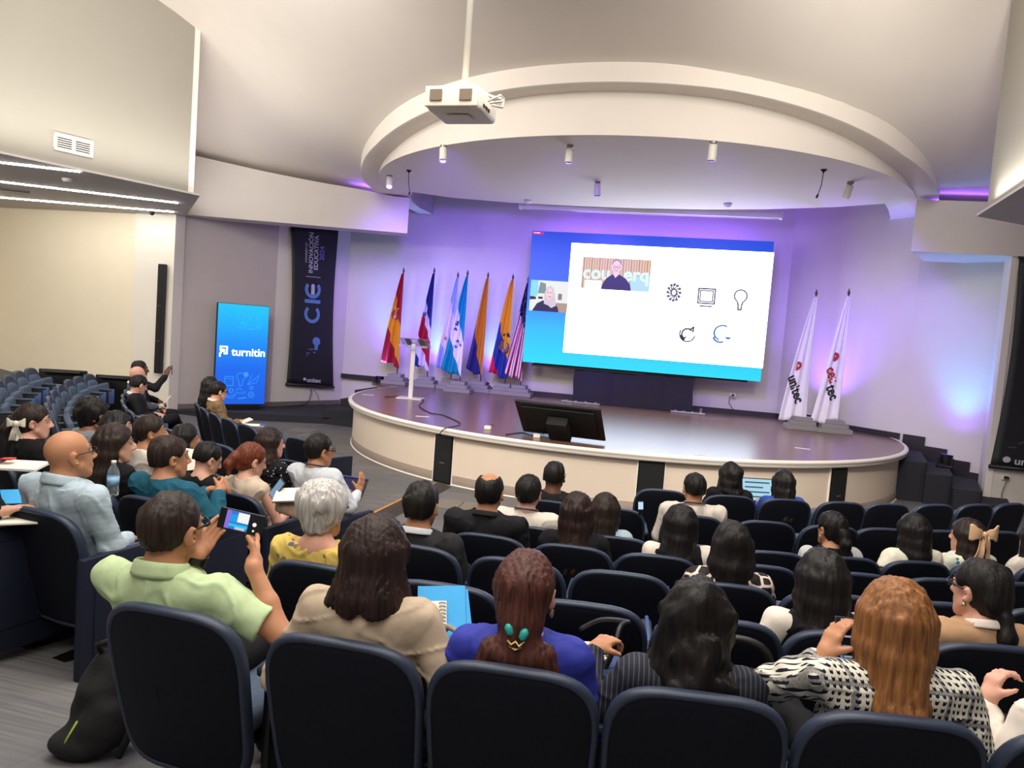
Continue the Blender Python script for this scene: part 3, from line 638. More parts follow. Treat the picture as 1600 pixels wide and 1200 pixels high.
    if kind in ('unitec', 'ceutec'):
        RED = mat('logo_red', '#b3202f', rough=.6); INKM = mat('logo_black', '#1c1c22', rough=.6)
        s0 = .30 if kind == 'unitec' else .38; t0 = .565 if kind == 'unitec' else .48
        dpoly('emblem', disc_pts(0, 0, .085, .085, 18, -90, 90), s0-.06, t0, RED, .014); dpoly('emblem', [(.01, .02), (.035, .03), (.035, -.01), (.015, -.02)], s0-.04, t0, MATS['crest_white'], .018)
        rot = math.radians(-66)
        if kind == 'unitec': v, f = text_mesh('unitec', .235, .007); decal('lettering', v, f, .42, .755, rot, INKM, .016)
        else:
            v, f = text_mesh('ceu', .235, .007); decal('lettering', v, f, .44, .625, rot, RED, .016); v, f = text_mesh('tec', .235, .007); decal('lettering', v, f, .60, .765, rot, INKM, .016)

# ---- acrylic lectern
p = at_z(641, 623, ZS); lec = thing('lectern', 'clear acrylic lectern on a single white column, left part of the stage', 'lectern', (p[0], p[1], ZS), .12)
ACR = mat('clear_acrylic', '#e8eef8', rough=.08, noise=0, trans=.85, ior=1.49); FROST = mat('white_acrylic', '#e9e4e6', rough=.25, noise=.01)
MB().box((0, 0, .012), (.5, .36, .022), None, .006).build('base_plate', FROST, lec)
MB().box((0, .0, .55), (.085, .05, 1.06), None, .012).build('column', FROST, lec)
R = Matrix.Rotation(math.radians(-24), 3, 'X')
MB().box((.03, 0, 1.10), (.56, .40, .012), R, .003).box((.03, -.18, 1.035), (.56, .012, .05), R, .003).build('reading_top', ACR, lec)
for x in (-.1, .16): MB().box((x, .01, 1.115), (.11, .33, .006), R, .001).build('dark_pad', mat('smoked_acrylic', '#4a4a55', rough=.2), lec)

# ---- floor monitor leaning toward the hall
bl, br = np.array([-2.03, 10.36, ZS+.05]), np.array([-.83, 10.22, ZS+.05])
mon = thing('floor_monitor', 'black flat floor monitor seen from behind at the front edge of the stage', 'monitor', tuple((bl+br)/2-np.array([0, 0, .05])))
ex = Vector(br-bl); wid = ex.length; ex.normalize(); tl = Vector((-.13, -.50, .48)); tl -= ex*tl.dot(ex); hgt = .70; ez = tl.normalized(); ey = ez.cross(ex)
R = Matrix((ex, ey, ez)).transposed(); o0 = Vector((0, 0, .05))
MB().box(o0+ez*hgt/2, (wid, .035, hgt), R, .015, 3).build('panel', BLACK, mon, 'auto')
MB().box(o0+ez*hgt*.5-ey*.03, (wid*.86, .035, hgt*.78), R, .02).build('rear_housing', mat('matt_black', '#080809', rough=.75), mon, 'auto')
MB().box(o0+ez*hgt*.98-ey*.02, (wid*.9, .006, .008), R).build('bezel_line', mat('dark_gloss', '#2a2a30', rough=.2), mon)
MB().box(o0+ez*.28-ey*.12, (.30, .15, .42), R, .03).box((0, -.16, -.035), (.52, .30, .03), None, .008).build('stand', MATS['matt_black'], mon, 'auto')
def cable(name, pts, label, r=.008, m=None, cat='cable'):
    P = [Vector(p) for p in pts]; Q = []
    for i in range(len(P)-1):
        p0, p1, p2, p3 = P[max(i-1, 0)], P[i], P[i+1], P[min(i+2, len(P)-1)]
        for k in range(6):
            t = k/6; Q.append(.5*((2*p1)+(p2-p0)*t+(2*p0-5*p1+4*p2-p3)*t*t+(3*p1-p0-3*p2+p3)*t**3))
    Q.append(P[-1]); return tag(MB().tube(Q, r, 6).build(name, m or CABLE, None, True), label, cat)
g = lambda x, y, z=ZS+.01: tuple(at_z(x, y, z))
cable('cable', [g(601, 620), g(640, 620), g(662, 625), g(655, 634), g(672, 645), g(690, 648), g(712, 657), g(719, 663), g(700, 668), g(694, 670), tuple(at_z(693, 672, ZS+.012)+[0, -.03, 0]), tuple(at_z(691, 676, ZS-.06)+[0, -.1, 0]), tuple(at_z(691, 682, ZS-.12)+[0, -.08, 0])], 'thin black cable snaking from the lectern to the stage edge')
cable('cable', [g(790, 679), g(815, 676), g(830, 680), g(858, 684)], 'short black cable at the left foot of the floor monitor')
for px, py, lab in ((762, 671, 'small pale plug box lying left of the floor monitor'), (839, 684, 'small white power adapter at the left foot of the monitor')):
    t = thing('plug_box', lab, 'adapter', g(px, py, ZS)); MB().box((0, 0, .028), (.1, .07, .055), None, .01).build('case', WHITE, t); MB().tube([(.03, .02, .055), (.05, .05, .075), (.08, .06, .05)], .006).build('lead', CABLE, t)
for px, py, rz, lab in ((1098, 711, .1, 'thin white paper strip lying on the front of the stage'), (1254, 701, -.2, 'thin white paper strip lying on the right of the stage'), (660, 651, .3, 'pale paper mark lying on the floor in front of the lectern'), (575, 617, .2, 'pale paper mark lying at the far left stage edge')):
    o = MB().box((0, 0, .003), (.22, .05, .005), None, .001).build('paper_strip', mat('paper', '#e7e2da', rough=.7)); o.location = g(px, py, ZS); o.rotation_euler = (0, 0, rz); tag(o, lab, 'paper')
for (px, py, Y), pts, lab in (((1145, 617, 16.98), [(1140, 620, 16.9), (1139, 630, 16.9), (1147, 642, 16.85)], 'black plug in a white wall outlet right of the LED wall'),):
    t = thing('wall_outlet', lab, 'outlet', tuple(at_y(px, py, Y))); MB().box((0, 0, 0), (.12, .02, .08), None, .005).build('plate', WHITE, t); MB().box((0, -.03, 0), (.05, .05, .04), None, .01).build('plug', BLACK, t)
    o = np.array(t.location); MB().tube([(0, -.05, 0)]+[tuple(at_y(*q)-o) for q in pts], .008).build('lead', CABLE, t)
p = at_y(1571, 746, 13.33); t = thing('wall_outlet', 'black plug with grey lead under the right hand banner', 'outlet', tuple(p)); MB().box((0, 0, 0), (.12, .02, .08), None, .005).build('plate', WHITE, t); MB().box((0, -.035, 0), (.06, .06, .05), None, .012).build('plug', BLACK, t)
MB().tube([(0, -.06, 0), (-.02, -.07, -.1), (-.05, -.06, -.25), (-.03, -.06, -p[2]+.02)], .008).build('lead', mat('grey_lead', '#6d6a68', rough=.5), t)
t = thing('power_strip', 'white power strip on the floor at the foot of the right stairs', 'power strip', g(1543, 784, 0), -.35); MB().box((0, 0, .025), (.34, .06, .045), None, .01).build('case', WHITE, t); MB().tube([(.17, 0, .02), (.28, .05, .02), (.36, .2, .02), (.38, .35, .05)], .008).build('lead', MATS['grey_lead'], t)

# ---- banners
def banner(name, corners, label, art):
    TL, TR, BL, BR = [Vector(c) for c in corners]; o0 = (TL+BL)/2*.5+(TR+BR)/2*.5
    t = thing(name, label, 'banner', tuple(o0)); ux = (TR-TL).normalized(); nrm = ux.cross(Vector((0, 0, 1))).normalized()
    wv = (TR-TL).length; h = (TL-BL).length; BAN = mat('banner_black', '#1d1d24', rough=.55, noise=.12, nscale=2)
    def P(u, v, off=0.0):                        # u across, v up, both 0..1; sides draw in a little at half height
        pinch = .035*math.sin(math.pi*v)*(1 if u > .5 else -1)*abs(2*u-1)
        p = BL+(BR-BL)*u+((TL-BL)+((TR-BR)-(TL-BL))*u)*v; p = p-ux*pinch*wv*1.6+nrm*(off+.05*math.sin(math.pi*v)*0+.02*(1-v)**3); return p-o0
    b = MB().grid(lambda u, v: P(u, v), 10, 24); co = b.build('banner_cloth', BAN, t, True); sm = co.modifiers.new('t', 'SOLIDIFY'); sm.thickness = .006; sm.offset = 0
    for v, r in ((0, .035), (1, .02)): MB().tube([P(-.01, v, .0), P(1.01, v, .0)], r, 10).build('rail', mat('banner_rail', '#1a1a1e', rough=.4), t, True)
    def decal(nm, verts, faces, cu, cv, rot, m, off=.012):
        vv = []
        for x, y, *_ in verts:
            X = x*math.cos(rot)-y*math.sin(rot); Y = x*math.sin(rot)+y*math.cos(rot); vv.append(P(cu+X/1.12, cv+Y/h, off))
        return link(nm, raw_mesh(nm, vv, faces, False), m, co)
    art(decal, wv, h); return t
def ringp(r0, r1, a0, a1, n=24):
    v = []; f = []
    for i in range(n+1):
        a = math.radians(a0+(a1-a0)*i/n); v += [(r0*math.cos(a), r0*math.sin(a)), (r1*math.cos(a), r1*math.sin(a))]
    return v, [(2*i, 2*i+1, 2*i+3, 2*i+2) for i in range(n)]
def left_art(D, w, h):
    LG = mat('print_light', '#b9bac6', rough=.6, noise=.02); BLU = mat('print_blue', '#5c86c4', rough=.6, noise=.02); VIOL = mat('print_violet', '#6b74b8', rough=.6, noise=.02); up = math.pi/2
    q = lambda *a: a
    for tx, s, u, v, m, of in (('CONGRESO DE', .065, .31, .835, LG, .001), ('INNOVACIÓN', .145, .42, .838, LG, .003), ('EDUCATIVA', .145, .535, .84, LG, .003), ('2024', .16, .665, .84, VIOL, .003)):
        vv, ff = text_mesh(tx, s, of); D('lettering', vv, ff, u, v, up, m)
    D('rule', [(-.012, -.19), (.0, -.19), (.0, .19), (-.012, .19)], [(0, 1, 2, 3)], .48, .69, up, LG)
    vv, ff = ringp(.13, .21, 40, 320); D('letter', vv, ff, .48, .455, up, BLU)
    D('letter', [(-.042, -.21), (.042, -.21), (.042, .21), (-.042, .21)], [(0, 1, 2, 3)], .48, .535, up, BLU)
    vv, ff = ringp(.13, .21, 50, 310); D('letter', vv, ff, .48, .61, up, BLU, .012); D('letter', [(-.10, -.045), (.12, -.045), (.15, 0), (.12, .045), (-.10, .045)], [(0, 1, 2, 3, 4)], .48, .605, up, LG, .014)
    vv, ff = ringp(0, .10, 0, 360, 20); D('bulb', vv, ff, .60, .285, 0, BLU); D('bulb', [(-.05, -.06), (.05, -.06), (.035, -.2), (-.035, -.2)], [(0, 1, 2, 3)], .60, .285, 0, BLU)
    for k in range(9):
        a = k*.7; D('speck', [(-.015, -.015), (.015, -.015), (.015, .015), (-.015, .015)], [(0, 1, 2, 3)], .48+.09*math.cos(a), .215+.022*math.sin(a*1.7), .6, VIOL)
    vv, ff = text_mesh('unitec', .14, .004); D('lettering', vv, ff, .56, .035, 0, LG); vv, ff = ringp(.0, .035, 0, 360, 12); D('emblem', vv, ff, .36, .04, 0, LG)
bp, bn = (-8.98, 15.3, 0), Vector((1.75, -.88, 0)); bn.normalize(); bp2 = Vector(bp)+bn*.05
banner('hanging_banner', [at_plane(*p, bp2, bn) for p in ((455, 351), (529, 358), (447, 600), (520, 605))], 'tall black banner with blue and white printed lettering left of the stage', left_art)
def right_art(D, w, h):
    VIOL = mat('print_grey', '#4a4a55', rough=.6); LG = MATS['print_light']
    for k in range(7): D('print_mark', [(-.05, -.01), (.05, -.01), (.05, .01), (-.05, .01)], [(0, 1, 2, 3)], .2+.09*k, .1+.03*math.sin(k*2.1), .5*k, VIOL)
    vv, ff = ringp(0, .05, 0, 360, 12); D('emblem', vv, ff, .16, .04, 0, LG); vv, ff = text_mesh('unitec', .16, .004); D('lettering', vv, ff, .42, .035, 0, LG)
a, c = at_y(1597, 396, 13.28), at_y(1546, 728, 13.28)
banner('hanging_banner', [(5.2, 13.28, 4.05), (6.55, 13.28, 4.05), (c[0], 13.28, c[2]), (c[0]+1.35, 13.28, c[2])], 'tall black banner hanging at the far right edge of the hall', right_art)
pA = at_plane(486, 607, bp2, bn); z0 = .17
cable('cable', [pA, pA+[.02, -.05, -.2], tuple(at_z(475, 632, z0+.01)), tuple(at_z(440, 635, z0+.01))], 'black lead hanging from the left banner to the landing', .009)
cable('cable', [tuple(at_plane(489, 607, bp2, bn)), tuple(at_plane(497, 618, bp2, bn)), tuple(at_z(500, 630, z0+.01)), tuple(at_z(515, 632, z0+.01))], 'thin grey lead beside the black one under the left banner', .006, MATS['grey_lead'])

# ---- LED poster
pl, pr_ = at_z(334, 632, .27), at_z(413, 632, .27)
dv = Vector((pr_-pl)[:2]).normalized(); po = thing('led_poster', 'bright blue freestanding LED poster with white lettering on the left landing', 'sign', (*((pl+pr_)/2)[:2], .27), math.atan2(dv.y, dv.x))
pw = float(np.linalg.norm((pr_-pl)[:2])); pt = at_plane(340, 473, pl, (-dv.y, dv.x, 0)); ph_ = float(pt[2])-.27
MB().box((0, .05, ph_/2), (pw+.02, .09, ph_+.02), None, .006).box((0, .08, -.06), (pw*.8, .2, .12), None, .01).build('cabinet', BLACK, po)
gm = grad_screen('poster_gradient', [(0, '#0a5fe2'), (.35, '#0668f0'), (.62, '#0590fb'), (1, '#10c6fa')], 0, ph_, 1.0)
flat_poly('display', [(-pw/2, .01), (pw/2, .01), (pw/2, ph_), (-pw/2, ph_)], gm, po, 0.0)
text_obj('lettering', 'turnitin', WHT, po, Matrix.Translation((.13*pw, -.006, ph_*.525)) @ FR, .225*pw, .0015*pw)
b = MB(); x0, z1 = -.36*pw, ph_*.535; s = .062*pw
stroke(b, [(x0-s, z1+.1*s), (x0-s, z1+s*1.3), (x0+s, z1+s*1.3), (x0+s, z1-s*.9), (x0+.2*s, z1-s*.9)], .028*pw, -.006); stroke(b, [(x0-1.1*s, z1-s*1.8), (x0-1.1*s, z1-s*.9), (x0-.6*s, z1-.2*s), (x0+.1*s, z1+.1*s)], .028*pw, -.006); stroke(b, [(x0-.5*s, z1+.4*s), (x0+.25*s, z1+.3*s), (x0+.2*s, z1-.5*s)], .024*pw, -.006); b.build('emblem', WHT, po)
LBL = screen_mat('poster_line', '#3aa0ff', 1.0); LB2 = screen_mat('poster_line_top', '#2fd0ff', 1.0)
def icons(b, cx, cz, sc, y=-.004):
    stroke(b, [(cx-.33*sc, cz-.02), (cx-.17*sc, cz-.02), (cx-.17*sc, cz+.16*sc), (cx-.33*sc, cz+.16*sc), (cx-.33*sc, cz-.02)], .012*sc, y); stroke(b, [(cx-.33*sc, cz+.12*sc), (cx-.17*sc, cz+.12*sc)], .01*sc, y)
    ring_mb(b, cx-.02*sc, cz+.16*sc, .075*sc, .088*sc, y, 20, -50, 230); stroke(b, [(cx-.06*sc, cz+.09*sc), (cx-.05*sc, cz-.02*sc), (cx+.01*sc, cz-.02*sc), (cx+.02*sc, cz+.09*sc)], .012*sc, y)
    stroke(b, [(cx+.12*sc, cz), (cx+.34*sc, cz+.2*sc), (cx+.30*sc, cz+.05*sc), (cx+.12*sc, cz), (cx+.2*sc, cz+.22*sc)], .01*sc, y)
    ring_mb(b, cx-.2*sc, cz-.12*sc, .03*sc, .045*sc, y, 12); ring_mb(b, cx+.2*sc, cz-.2*sc, .05*sc, .062*sc, y, 16); ring_mb(b, cx+.2*sc, cz-.2*sc, .02*sc, .028*sc, y, 10); ring_mb(b, cx+.2*sc, cz-.06*sc, .025*sc, .038*sc, y, 10)
    ring_mb(b, cx-.04*sc, cz-.13*sc, .05*sc, .06*sc, y, 14, 0, 180); stroke(b, [(cx-.13*sc, cz-.17*sc), (cx+.07*sc, cz-.17*sc), (cx+.08*sc, cz-.13*sc)], .01*sc, y); stroke(b, [(cx-.3*sc, cz-.25*sc), (cx-.12*sc, cz-.2*sc), (cx-.16*sc, cz-.27*sc), (cx-.3*sc, cz-.25*sc)], .01*sc, y); stroke(b, [(cx-.05*sc, cz-.28*sc), (cx+.1*sc, cz-.26*sc)], .02*sc, y)
    return b
icons(MB(), .02, ph_*.2, pw).build('icon_pattern', LBL, po)
b = icons(MB(), .14*pw, ph_*.87, pw*.8); b.build('icon_pattern', LB2, po)
flat_poly('icon_disc', disc_pts(.1*pw, ph_*.305, .05*pw, .05*pw, 18), LBL, po, -.003)

# ---- cable ramp on the hall floor, column speaker, vent, sensors
a, c = at_z(588, 806, .03), at_z(688, 756, .03); d = Vector(c-a); L_ = d.length
rp = thing('cable_ramp', 'yellow edged floor cable ramp running from stage speaker down the aisle', 'cable ramp', (*((a+c)/2)[:2], 0), math.atan2(d.y, d.x))
YEL = mat('ramp_yellow', '#d38a2a', rough=.6, noise=.1)
b = MB(); b.add([(-L_/2, .16, 0), (L_/2, .16, 0), (L_/2, .05, .045), (-L_/2, .05, .045)], [(0, 1, 2, 3)][:1]); b.add([(-L_/2, .16, 0), (-L_/2, .05, .045), (-L_/2, .05, 0)], [(0, 1, 2)]); b.build('yellow_slope', YEL, rp)
b = MB().box((0, .0, .0225), (L_, .1, .045)).add([(-L_/2, -.05, .045), (L_/2, -.05, .045), (L_/2, -.17, 0), (-L_/2, -.17, 0)], [(3, 2, 1, 0)]); b.build('rubber_body', mat('ramp_rubber', '#3a332f', rough=.8, noise=.1), rp)
pa, pb = at_y(258, 413, 13.02), at_y(246, 583, 13.02)
cs = thing('column_speaker', 'tall slim black column loudspeaker on the left wall pier', 'speaker', ((pa[0]+pb[0])/2, 13.0, pb[2]))
hh = float(pa[2]-pb[2]); MB().box((.0, 0, hh/2), (.13, .12, hh), None, .015).build('cabinet', BLACK, cs); MB().box((0, -.062, hh/2), (.11, .01, hh-.06)).build('grille', MATS['speaker_grille'], cs); MB().box((-.07, .03, hh*.28), (.05, .1, hh*.22), None, .008).build('wall_bracket', BLACK, cs)
for z in (.3, .62): MB().box((0, -.068, hh*z), (.1, .004, .02)).build('badge', mat('dim_badge', '#3a3a3c', rough=.4), cs)
nrm = Vector((BB-BA).normalized()); pn = (nrm.y, -nrm.x, 0); pp = Vector((BA.x, BA.y, 0))+Vector(pn)*(.0)
if (Vector((0, 0, 0))-pp).dot(Vector(pn)) < 0: pn = tuple(-x for x in pn)
q = [at_plane(*p, pp, pn) for p in ((83, 207), (144, 221), (84, 234), (143, 246))]
vt = thing('air_vent', 'white two part air vent on the left bulkhead', 'vent', tuple((q[0]+q[1]+q[2]+q[3])/4)); ux = Vector(q[1]-q[0]); vw = Vector((ux.x, ux.y, 0)).length; vh = float(q[0][2]-q[2][2])*1.0
vt.rotation_euler = (0, 0, math.atan2(ux.y, ux.x))
MB().box((0, .0, 0), (vw*.9, .012, vh*.75)).build('dark_backing', DARK, vt)
b = MB(); 
for z in (-vh*.45, vh*.45): b.box((0, -.02, z), (vw, .04, vh*.14), None, .004)
for x in (-vw*.465, 0, vw*.465): b.box((x, -.02, 0), (vw*.07, .04, vh), None, .004)
b.build('frame', WHITE, vt)
for k in range(6):
    for sgn in (-1, 1): MB().box((sgn*vw*.233, -.018, -vh*.33+k*vh*.132), (vw*.40, .03, vh*.03), Matrix.Rotation(.5, 3, 'X')).build('slat', WHITE, vt)
for px, py, lab in ((105, 279, 'white smoke detector in the left wing ceiling'),):
    p = at_z(px, py, 4.1); t = thing('smoke_detector', lab, 'detector', tuple(p)); MB().lathe([(.07, 0), (.075, -.02), (.05, -.05), (.01, -.055)], (0, 0, 0), 18).build('body', WHITE, t, 'auto'); MB().lathe([(.02, -.05), (.018, -.062), (.002, -.064)], (0, 0, 0), 12).build('sensor', mat('grey_plastic', '#8c8a86', rough=.5), t)
p = at_z(20, 296, 4.1); t = thing('ceiling_vent', 'dark slim vent between the LED strips of the left wing', 'vent', tuple(p), math.atan2(1.6, 2.4)); MB().box((0, 0, -.01), (.5, .14, .02), None, .004).build('frame', mat('vent_dark', '#5e5a58', rough=.7), t); [MB().box((0, -.045+.03*k, -.022), (.46, .012, .006)).build('slat', DARK, t) for k in range(4)]
p = np.array((-10.25, 12.75, 4.1)); t = thing('dome_camera', 'small black dome camera under the left wing ceiling', 'camera', tuple(p)); MB().lathe([(.06, 0), (.06, -.02), (.045, -.025)], (0, 0, 0), 16).build('base', BLACK, t); MB().lathe([(.045, -.025), (.045, -.05), (.03, -.075), (.004, -.085)], (0, 0, 0), 16).build('dome', mat('dark_glass', '#050506', rough=.08), t, True)
for n_, (px, py, aim, lab) in enumerate(((693, 227, (.15, -.3), 'white spotlight cylinder, second from the left under the ceiling disc'), (891, 227, (0, -.1), 'white spotlight cylinder near the front middle of the ceiling disc'), (1115, 221, (-.02, .0), 'white spotlight cylinder on the right front of the ceiling disc'), (934, 284, (.08, -.15), 'white spotlight cylinder farther back in the middle of the disc'), (609, 274, (.22, -.5), 'lit white spotlight cylinder at the far left of the disc'), (1329, 284, (-.2, .3), 'white spotlight cylinder at the far right of the disc'))):
    p = at_z(px, py, 4.95); t = thing('spotlight', lab, 'ceiling light', tuple(p), 0, 'spotlights under the ceiling disc'); 
    MB().lathe([(.05, 0), (.05, -.03), (.03, -.035), (.03, -.06)], (0, 0, 0), 16).build('mount', mat('satin_metal', '#8d8a88', rough=.35, metal=.5), t, 'auto')
    R = Vector((aim[0], aim[1], -1)).to_track_quat('-Z', 'Y').to_matrix()
    MB().lathe([(.002, .0), (.056, -.0), (.058, -.2), (.05, -.2), (.045, -.17), (.002, -.17)], (0, 0, -.05), 18, R).build('barrel', mat('spot_barrel', '#ddd8d0', rough=.45, noise=.02), t, 'auto')
    lamp('added_violet_fill', 'SPOT', Vector(p)+R @ Vector((0, 0, -.24))+Vector((0, 0, -.05)), ((-5.4, 17.1, 2.9), (-3.2, 17.1, 2.6), (1.2, 17.1, 2.6), (-2.2, 17.1, 2.8), (-6.6, 17.1, 2.2), (4.4, 14.9, 2.2))[n_], (1400, 1000, 900, 700, 420, 380)[n_], (.22, .10, 1.0), spot_size=math.radians(60), spot_blend=1.0, shadow_soft_size=.3)  # violet fill added at the barrels to spread colour over the back wall
    if n_ == 4:
        MB().lathe([(.002, -.18), (.044, -.18), (.044, -.186), (.002, -.186)], (0, 0, -.05), 16, R).build('lamp_face', mat('lit_lens', '#ffffff', emit=(1, .9, .85), estr=4), t)
        lamp('stage_spot', 'SPOT', Vector(p)+R @ Vector((0, 0, -.21))+Vector((0, 0, -.05)), Vector(p)+Vector((aim[0], aim[1], -1))*3, 25, WARM, spot_size=math.radians(40), spot_blend=.6, shadow_soft_size=.04)
for px, py, lab in ((825, 313, 'small white domed sensor on the left of the disc near the slot'), (1137, 318, 'small white domed sensor on the right of the disc near the slot')):
    p = at_z(px, py, 4.95); t = thing('ceiling_sensor', lab, 'sensor', tuple(p), 0, 'sensors under the ceiling disc'); MB().lathe([(.075, 0), (.075, -.03), (.05, -.065), (.01, -.08)], (0, 0, 0), 18).build('dome', WHITE, t, 'auto'); MB().lathe([(.08, 0), (.08, -.012)], (0, 0, 0), 18).build('base_ring', mat('grey_plastic', '#8c8a86', rough=.5), t)
for a, c, lab in (((639, 266), (640, 300), 'black hanging microphone at the left of the ceiling disc'), ((1287, 265), (1278, 304), 'black hanging microphone bent sideways at the right of the disc')):
    p = at_z(*a, 4.95); e = at_y(*c, p[1])-p; t = thing('hanging_microphone', lab, 'microphone', tuple(p), 0, 'hanging microphones'); MB().lathe([(.045, 0), (.045, -.015), (.02, -.03), (.008, -.05)], (0, 0, 0), 14).build('ceiling_rose', BLACK, t, 'auto'); MB().tube([(0, 0, -.03), (e[0]*.2, 0, e[2]*.6), tuple(e)], .006, 6).build('stem', BLACK, t, True); MB().tube([tuple(e), tuple(np.array(e)+[e[0]*.15-.01, 0, -.05])], .016, 8).build('capsule', BLACK, t, True)
pa, pb = at_y(813, 327, 15.55), at_y(1222, 331, 15.55); zc = (pa[2]+pb[2])/2
t = thing('projection_screen_case', 'long white roller screen case glowing violet in the ceiling slot', 'screen case', ((pa[0]+pb[0])/2, 15.55, zc))
MB().box((0, 0, 0), (pb[0]-pa[0], .16, .13), None, .02).build('case', WHITE, t, 'auto'); MB().box((0, 0, -.07), (pb[0]-pa[0]-.1, .04, .02), None, .005).build('bottom_bar', STEEL, t)
for sgn in (-1, 1): MB().box((sgn*(pb[0]-pa[0])/2, 0, .0), (.04, .18, .15), None, .01).tube([(sgn*(pb[0]-pa[0])*.42, 0, .06), (sgn*(pb[0]-pa[0])*.42, 0, 5.9-zc)], .012).build('end_bracket', WHITE, t)
lamp('slot_glow', 'AREA', (-.9, 16.3, 4.75), (-.9, 15.6, 4.9), 5, (.3, .2, 1), shape='RECTANGLE', size=3, size_y=.05)

# ---- projector on its ceiling pole
DP = 4.75
pc = at_d(717, 157, DP); pj = thing('projector', 'white ceiling projector hanging on a pole with two brown rear vents', 'projector', tuple(pc), -.05)
PWH = mat('projector_white', '#efe9dc', rough=.4, noise=.015)
Wd, Dp, Ht = .37, .36, .14
MB().box((-.02, .12, 0), (Wd, Dp, Ht), None, .03, 3).build('body', PWH, pj, 'auto')
MB().box((-.02, -.085, 0), (Wd-.012, .02, Ht-.012), None, .02, 3).build('rear_panel', mat('projector_panel', '#f1ead9', rough=.45, noise=.01), pj, 'auto')
for x in (-.12, .08): MB().box((x, -.1, .005), (.082, .012, .072), None, .004).build('vent', mat('vent_brown', '#857463', rough=.7, noise=.2, nscale=160, stretch=(1, 1, 6)), pj)
for k in range(3): MB().box((.167, .02+.05*k, -.03), (.008, .03, .018)).build('connector', BLACK, pj)
MB().box((-.02, .1, -.082), (.16, .12, .012), None, .005).build('lamp_door', PWH, pj)
MB().box((-.02, .1, .09), (.26, .2, .014), None, .004).box((-.01, .1, .115), (.08, .08, .04), None, .01).build('mount_plate', PWH, pj)
MB().tube([(-.005, .1, .13), (-.005, .1, 6.6-pc[2])], .021, 14).build('pole', PWH, pj, True)
for k in range(3): MB().tube([(.19, .02+.04*k, .0), (.26, .06+.03*k, .05-.03*k), (.24, .2, .07), (.15, .24, .1), (.03, .14, .13)], .007, 6).build('cable', WHITE, pj, True)
# ------------------------------------------------------------------ auditorium chairs
NAVY = mat('chair_shell_navy', '#040816', rough=.7, spec=.3, noise=.08, nscale=14, bump=.08, bscale=500)
RIM_SHEEN = mat('chair_rim_sheen', '#2a3346', rough=.45, noise=.05)  # shell navy made lighter: light caught on the rim is in the colour
SLATE = mat('chair_cushion_slate', '#4c5a6e', rough=.9, noise=.12, nscale=60, bump=.25, bscale=500)
TABM = mat('tablet_blue', '#3d5382', rough=.45, noise=.05)
PANELM = mat('end_panel_navy', '#10172b', rough=.6, noise=.08)
def outline(n=44):
    pts = []
    for i in range(n):
        t = 2*math.pi*i/n; c, s = math.cos(t), math.sin(t)
        e = 2/4.2 if s > 0 else 2/5.5
        x = math.copysign(abs(c)**e, c); z = math.copysign(abs(s)**e, s); pts.append((x, z))
    return pts
def back_y(z): return .13*((.88-z)/.56)**1.15 if z < .88 else 0
def pad(sc, layers, halfw, zc, halfz, crv=.035, y0=0.0):
    OUT = outline(); v = []; f = []; n = len(OUT)
    for k, (s, off) in enumerate(layers):
        for x, z in OUT:
            zz = zc+z*halfz*s*sc; wide = halfw*(.90+.10*(z*.5+.5)); xx = x*wide*s*sc
            top = .018*(1-(xx/halfw)**2) if z > .3 else 0
            v.append((xx, y0+back_y(zz)+off+crv*(xx/halfw)**2, zz+top))
    L = len(layers)
    for k in range(L-1):
        for i in range(n): f.append((k*n+i, k*n+(i+1) % n, (k+1)*n+(i+1) % n, (k+1)*n+i))
    f.append(tuple(range(n))[::-1]); f.append(tuple(range((L-1)*n, L*n)))
    return MB().add(v, f)
SHELL = pad(1, [(.2, -.006), (.6, -.004), (.86, -.002), (.93, .002), (.965, .010), (.985, .018)], .278, .535, .316)
EDGE = pad(1, [(.90, .012), (.93, .000), (.955, -.004), (.985, .0), (1.0, .014), (1.0, .03), (.985, .042), (.95, .046), (.9, .046)], .278, .535, .316)
CUSH = pad(1, [(.96, .035), (.965, .055), (.93, .072), (.8, .082), (.4, .088)], .262, .51, .25)
def quick(mbs, name, m, smooth=True): 
    me = bpy.data.meshes.new(name); me.from_pydata(mbs.v, [], mbs.f); me.update()
    if smooth:
        me.polygons.foreach_set('use_smooth', np.ones(len(me.polygons), bool))
        if smooth == 'auto': me.set_sharp_from_angle(angle=math.radians(40))
    me.materials.append(m); return me
M_SHELL, M_EDGE, M_CUSH = quick(SHELL, 'back_shell', NAVY), quick(EDGE, 'back_rim', RIM_SHEEN), quick(CUSH, 'back_cushion', SLATE)
M_SEAT = quick(MB().box((0, .40, .42), (.46, .46, .085), None, .035, 3), 'seat_cushion', SLATE, 'auto')
M_SEATUP = quick(MB().box((0, .30, .52), (.46, .085, .40), Matrix.Rotation(.16, 3, 'X'), .04, 4), 'seat_cushion', SLATE, 'auto')
M_ARM = quick(MB().box((.277, .34, .635), (.052, .34, .035), None, .015, 3), 'armrest', mat('armrest_dark', '#2b3340', rough=.5), 'auto')
M_SUP = quick(MB().box((.277, .34, .33), (.032, .26, .60), None, .01).box((.277, .34, .012), (.06, .34, .022), None, .006), 'arm_support', BLACK, 'auto')
M_TAB = quick(MB().box((.282, .40, .53), (.018, .30, .25), None, .008), 'folded_tablet', TABM, 'auto')
M_TABUP = quick(MB().box((.10, .60, .672), (.44, .28, .016), None, .007).tube([(.28, .47, .62), (.27, .52, .66)], .012), 'writing_tablet', TABM, 'auto')
